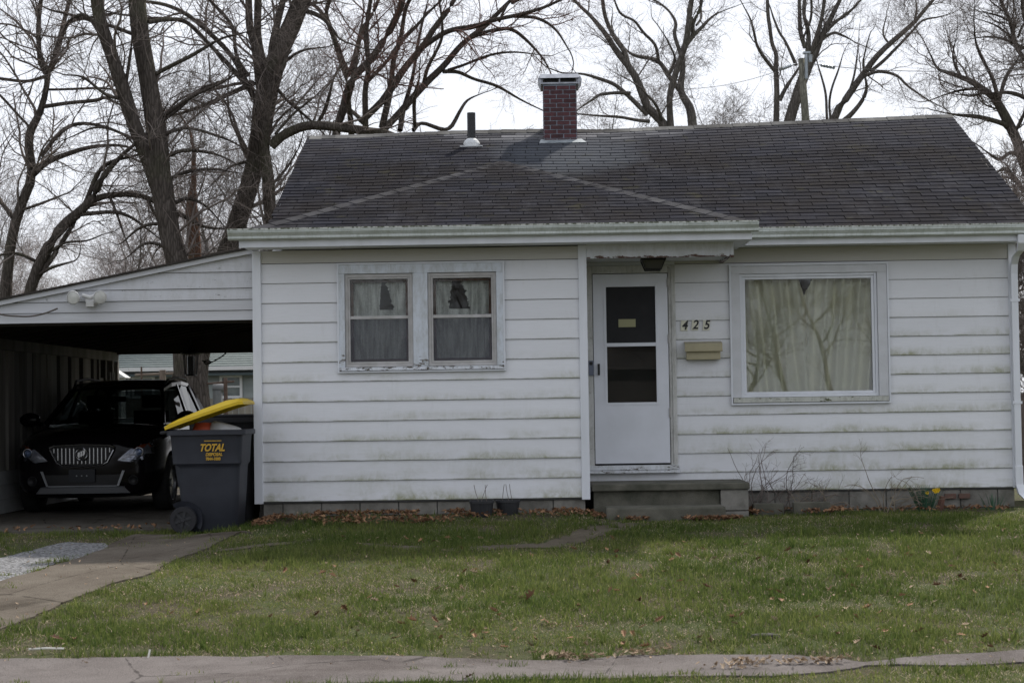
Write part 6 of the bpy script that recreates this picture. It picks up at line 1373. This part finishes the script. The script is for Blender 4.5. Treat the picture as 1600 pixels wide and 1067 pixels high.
litter(330, band(-.9, .6, -1.5, -.98, 1.5), (.035, .085), 'leaf_litter', 'thin drift of leaves around the plant pots', LEAFM)
litter(200, band(.65, 1.95, -1.62, -1.42, .9), (.04, .085), 'leaf_litter', 'brown leaves gathered at the foot of the porch steps', LEAFM)
litter(330, band(2.05, 3.1, -.85, -.1, 1), (.045, .09), 'leaf_litter', 'reddish brown leaves in the bed beside the steps', LEAFM, .03)
litter(170, band(3.1, 4.9, -.60, -.05, 1), (.04, .08), 'leaf_litter', 'scattered leaves in the bed near the daffodils', LEAFM)
litter(60, band(-6.4, -3.6, -1.4, -.7, 1), (.05, .09), 'leaf_litter', 'few brown leaves on the carport slab edge', LEAFM, .03)
litter(900, lambda: gp(random.uniform(-20, 1620), 832 + 215 * random.random())[:2], (.015, .04), 'leaf_litter', 'tiny leaf scraps strewn over the whole lawn', LEAFP, .018)
# grass blades
GR = NT('grass_blade')
_a = GR.n('Attribute', None, attribute_name='col').outputs['Color']
GR.done(GR.n('MixShader', {0: .42, 1: GR.n('BsdfDiffuse', {0: _a}).outputs[0], 2: GR.n('BsdfTranslucent', {0: _a}).outputs[0]}).outputs[0]); GR = GR.m
def vnoise(x, y, s, seed=0):
    r2 = np.random.default_rng(seed); T_ = r2.random((64, 64)); u = x * s; v = y * s; i = np.floor(u).astype(int); j = np.floor(v).astype(int); fu = u - i; fv = v - j; fu = fu * fu * (3 - 2 * fu); fv = fv * fv * (3 - 2 * fv)
    a = T_[i % 64, j % 64]; b_ = T_[(i + 1) % 64, j % 64]; c = T_[i % 64, (j + 1) % 64]; d = T_[(i + 1) % 64, (j + 1) % 64]; return (a * (1 - fu) + b_ * fu) * (1 - fv) + (c * (1 - fu) + d * fu) * fv
def fb(x, y, s, seed=0): return (vnoise(x, y, s, seed) + .5 * vnoise(x, y, s * 2.1, seed + 1) + .25 * vnoise(x, y, s * 4.3, seed + 2)) / 1.75
N = 700000
X = rng.uniform(-7.6, 7.2, N); Yv = -10.9 + 10.9 * rng.random(N) ** 1.12
# keep only inside a wide wedge in front of the camera
keep = np.abs(X + .2) < (Yv + 20.1) * .36 + .5
JX = X + (fb(X, Yv, 6, 61) - .5) * .20 + rng.normal(0, .018, N); JY = Yv + (fb(X, Yv, 6, 71) - .5) * .20 + rng.normal(0, .018, N)
SW, DR, GV, PT = [pip(p, JX, JY) for p in (SIDEWALK, DRIVE, GRAVEL, PATH)]
edge = fb(X, Yv, 5, 50) > .64
keep &= ~(SW & ~(edge & (fb(X, Yv, 1.3, 90) > .55))) & ~(DR & ~((fb(X, Yv, 2.3, 93) > .66))) & ~(GV & (fb(X, Yv, 3, 95) < .62)) & ~(PT & (fb(X, Yv, 2.1, 94) < .56))
keep &= ~((X < -2.9) & (Yv > -1.12)) & ~((X > -2.93) & (X < .43) & (Yv > -.93)) & ~((X > .43) & (Yv > -.02)) & ~((X > .46) & (X < 2.1) & (Yv > -.9)) & ~((X > .6) & (X < 1.8) & (Yv > -1.42)) & ~((X > 2.1) & (Yv > -.72) & (rng.random(N) < .9))
keep &= ~((X < .4) & (X > -2.95) & (Yv > -1.6) & (rng.random(N) < .45 + .5 * sst(-.5, -1.2, X)))
pat = fb(X, Yv, 1.1, 7); pat2 = fb(X, Yv, 3.7, 17); dens = np.clip(.58 + 2.2 * (pat2 - .40) + .8 * (pat - .42), .16, 1)
strip = (np.abs(Yv + 8.4) < .55) ; dens *= np.where(strip, .30 + .7 * sst(.44, .6, fb(X, Yv, 2.3, 33)), 1)
leftd = (X < -4.2) & (Yv > -3.6); dens *= np.where(leftd, .35, 1)
keep &= rng.random(N) < dens
# coarser tufts
M_ = 5200; tx = rng.uniform(-6.9, 6.6, M_); ty = -10.9 + 10.0 * rng.random(M_); ok = (fb(tx, ty, 1.7, 77) > .45) | (np.abs(ty + 8.5) < .3)
for pl_ in (SIDEWALK, DRIVE, GRAVEL): ok &= ~pip(pl_, tx, ty)
ok &= ~(ty > -1.05) & ~((tx < -2.9) & (ty > -1.3)) & ~((tx > .4) & (tx < 2.2) & (ty > -1.6)); tx, ty = tx[ok], ty[ok]; nb = 13; cxn = np.repeat(tx, nb) + rng.normal(0, .013, len(tx) * nb); cyn = np.repeat(ty, nb) + rng.normal(0, .013, len(tx) * nb)
X, Yv, pat, pat2 = X[keep], Yv[keep], pat[keep], pat2[keep]; n0 = len(X); X = np.concatenate([X, cxn]); Yv = np.concatenate([Yv, cyn]); pat = fb(X, Yv, 1.1, 7); pat2 = fb(X, Yv, 3.7, 17); n = len(X); Z = gz(X, Yv)
lush = sst(.35, .62, fb(X, Yv, .8, 27) * .6 + pat2 * .4)
cl_ = fb(X, Yv, 22, 41); h = (.020 + .034 * rng.random(n) ** 1.5) * (.55 + .6 * lush + .9 * np.clip(cl_ - .35, 0, 1))
h[n0:] *= rng.uniform(1.2, 2.0, n - n0)
straw = rng.random(n) < np.clip(.52 - .44 * lush, .09, .6); straw[n0:] &= rng.random(n - n0) < .5
a = rng.random(n) * 6.28; lean = rng.uniform(.15, .9, n) * h; lean[straw] *= 2.2; h[straw] *= .5
wd = rng.uniform(.0016, .0036, n); a2 = a + 1.57 + rng.uniform(-.6, .6, n)
base = np.stack([X, Yv, Z - .004], -1); wv = np.stack([np.cos(a2), np.sin(a2), np.zeros(n)], -1) * wd[:, None]
mid = base + np.stack([np.cos(a) * lean * .35, np.sin(a) * lean * .35, h * .6], -1); tip = base + np.stack([np.cos(a) * lean, np.sin(a) * lean, h], -1)
V = np.stack([base - wv, base + wv, mid + wv * .8, mid - wv * .8, tip], 1).reshape(-1, 3)
k5 = np.arange(n) * 5; T_ = np.stack([np.stack([k5, k5 + 1, k5 + 2], -1), np.stack([k5, k5 + 2, k5 + 3], -1), np.stack([k5 + 3, k5 + 2, k5 + 4], -1)], 1).reshape(-1, 3)
me = np_mesh('lawn_grass', V, T_)
g1 = np.array([.082, .118, .028]); g2 = np.array([.205, .225, .072]); g3 = np.array([.024, .060, .020]); s1_ = np.array([.50, .43, .30]); s2_ = np.array([.20, .155, .10])
u = np.clip(rng.random(n) ** 1.3 + 1.3 * (pat - .48), 0, 1)[:, None]; col = g1 * (1 - u) + g2 * u; m_ = (lush * rng.random(n))[:, None] * .55; col = col * (1 - m_) + g3 * m_
col[straw] = (s1_ * (1 - u) + s2_ * u)[straw]
col = np.concatenate([col, np.ones((n, 1))], 1).astype(np.float32).repeat(5, 0)
at_ = me.color_attributes.new('col', 'FLOAT_COLOR', 'POINT'); at_.data.foreach_set('color', col.ravel())
tag(link('lawn_grass', me, GR), 'short patchy green and straw coloured lawn grass', 'grass', kind='stuff')
# stray bits on the lawn
WST = M('white_stick', (.62, .60, .55), rough=.7)
a, c = gp(45, 1021), gp(100, 1020); b = MB(); b.tube([(a[0], a[1], a[2] + .03), ((a[0] + c[0]) / 2, a[1], a[2] + .035), (c[0], c[1], c[2] + .03)], .008, 6); b.build('pale_stick', WST, None, label='pale peeled stick lying at the lower left edge of the lawn', cat='stick')
a = gp(231, 1030); b = MB(); b.tube([(a[0], a[1], a[2]), (a[0] + .01, a[1] + .02, a[2] + .062)], .007, 6); b.build('white_stub', WST, None, label='short white stub standing upright at the pavement edge', cat='stick')
a = gp(1195, 996); b = MB(); b.lathe((a[0], a[1], a[2]), [(.085, 0), (.07, .022), (.04, .03), (0, .031)], 9); b.v = [(a[0] + (x - a[0]) * 1.25, a[1] + (y - a[1]) * .6, z) for x, y, z in b.v]; b.build('flat_stone', M('dark_stone', (.03, .028, .024), (.055, .05, .042), .9, 12, bump=.5), None, label='dark flat stone half sunk in the lawn near the pavement', cat='stone')
litter(230, lambda: (lambda q: (q[0] + random.gauss(0, .10), q[1] + random.gauss(0, .03)))(gp(*random.choice([(870, 1030), (900, 1033), (1150, 1047), (1180, 1040), (1250, 1040), (1300, 1040), (1000, 1026)]))), (.03, .07), 'dead_grass_clump', 'matted dead grass lying on the pavement', LEAFP, .02)
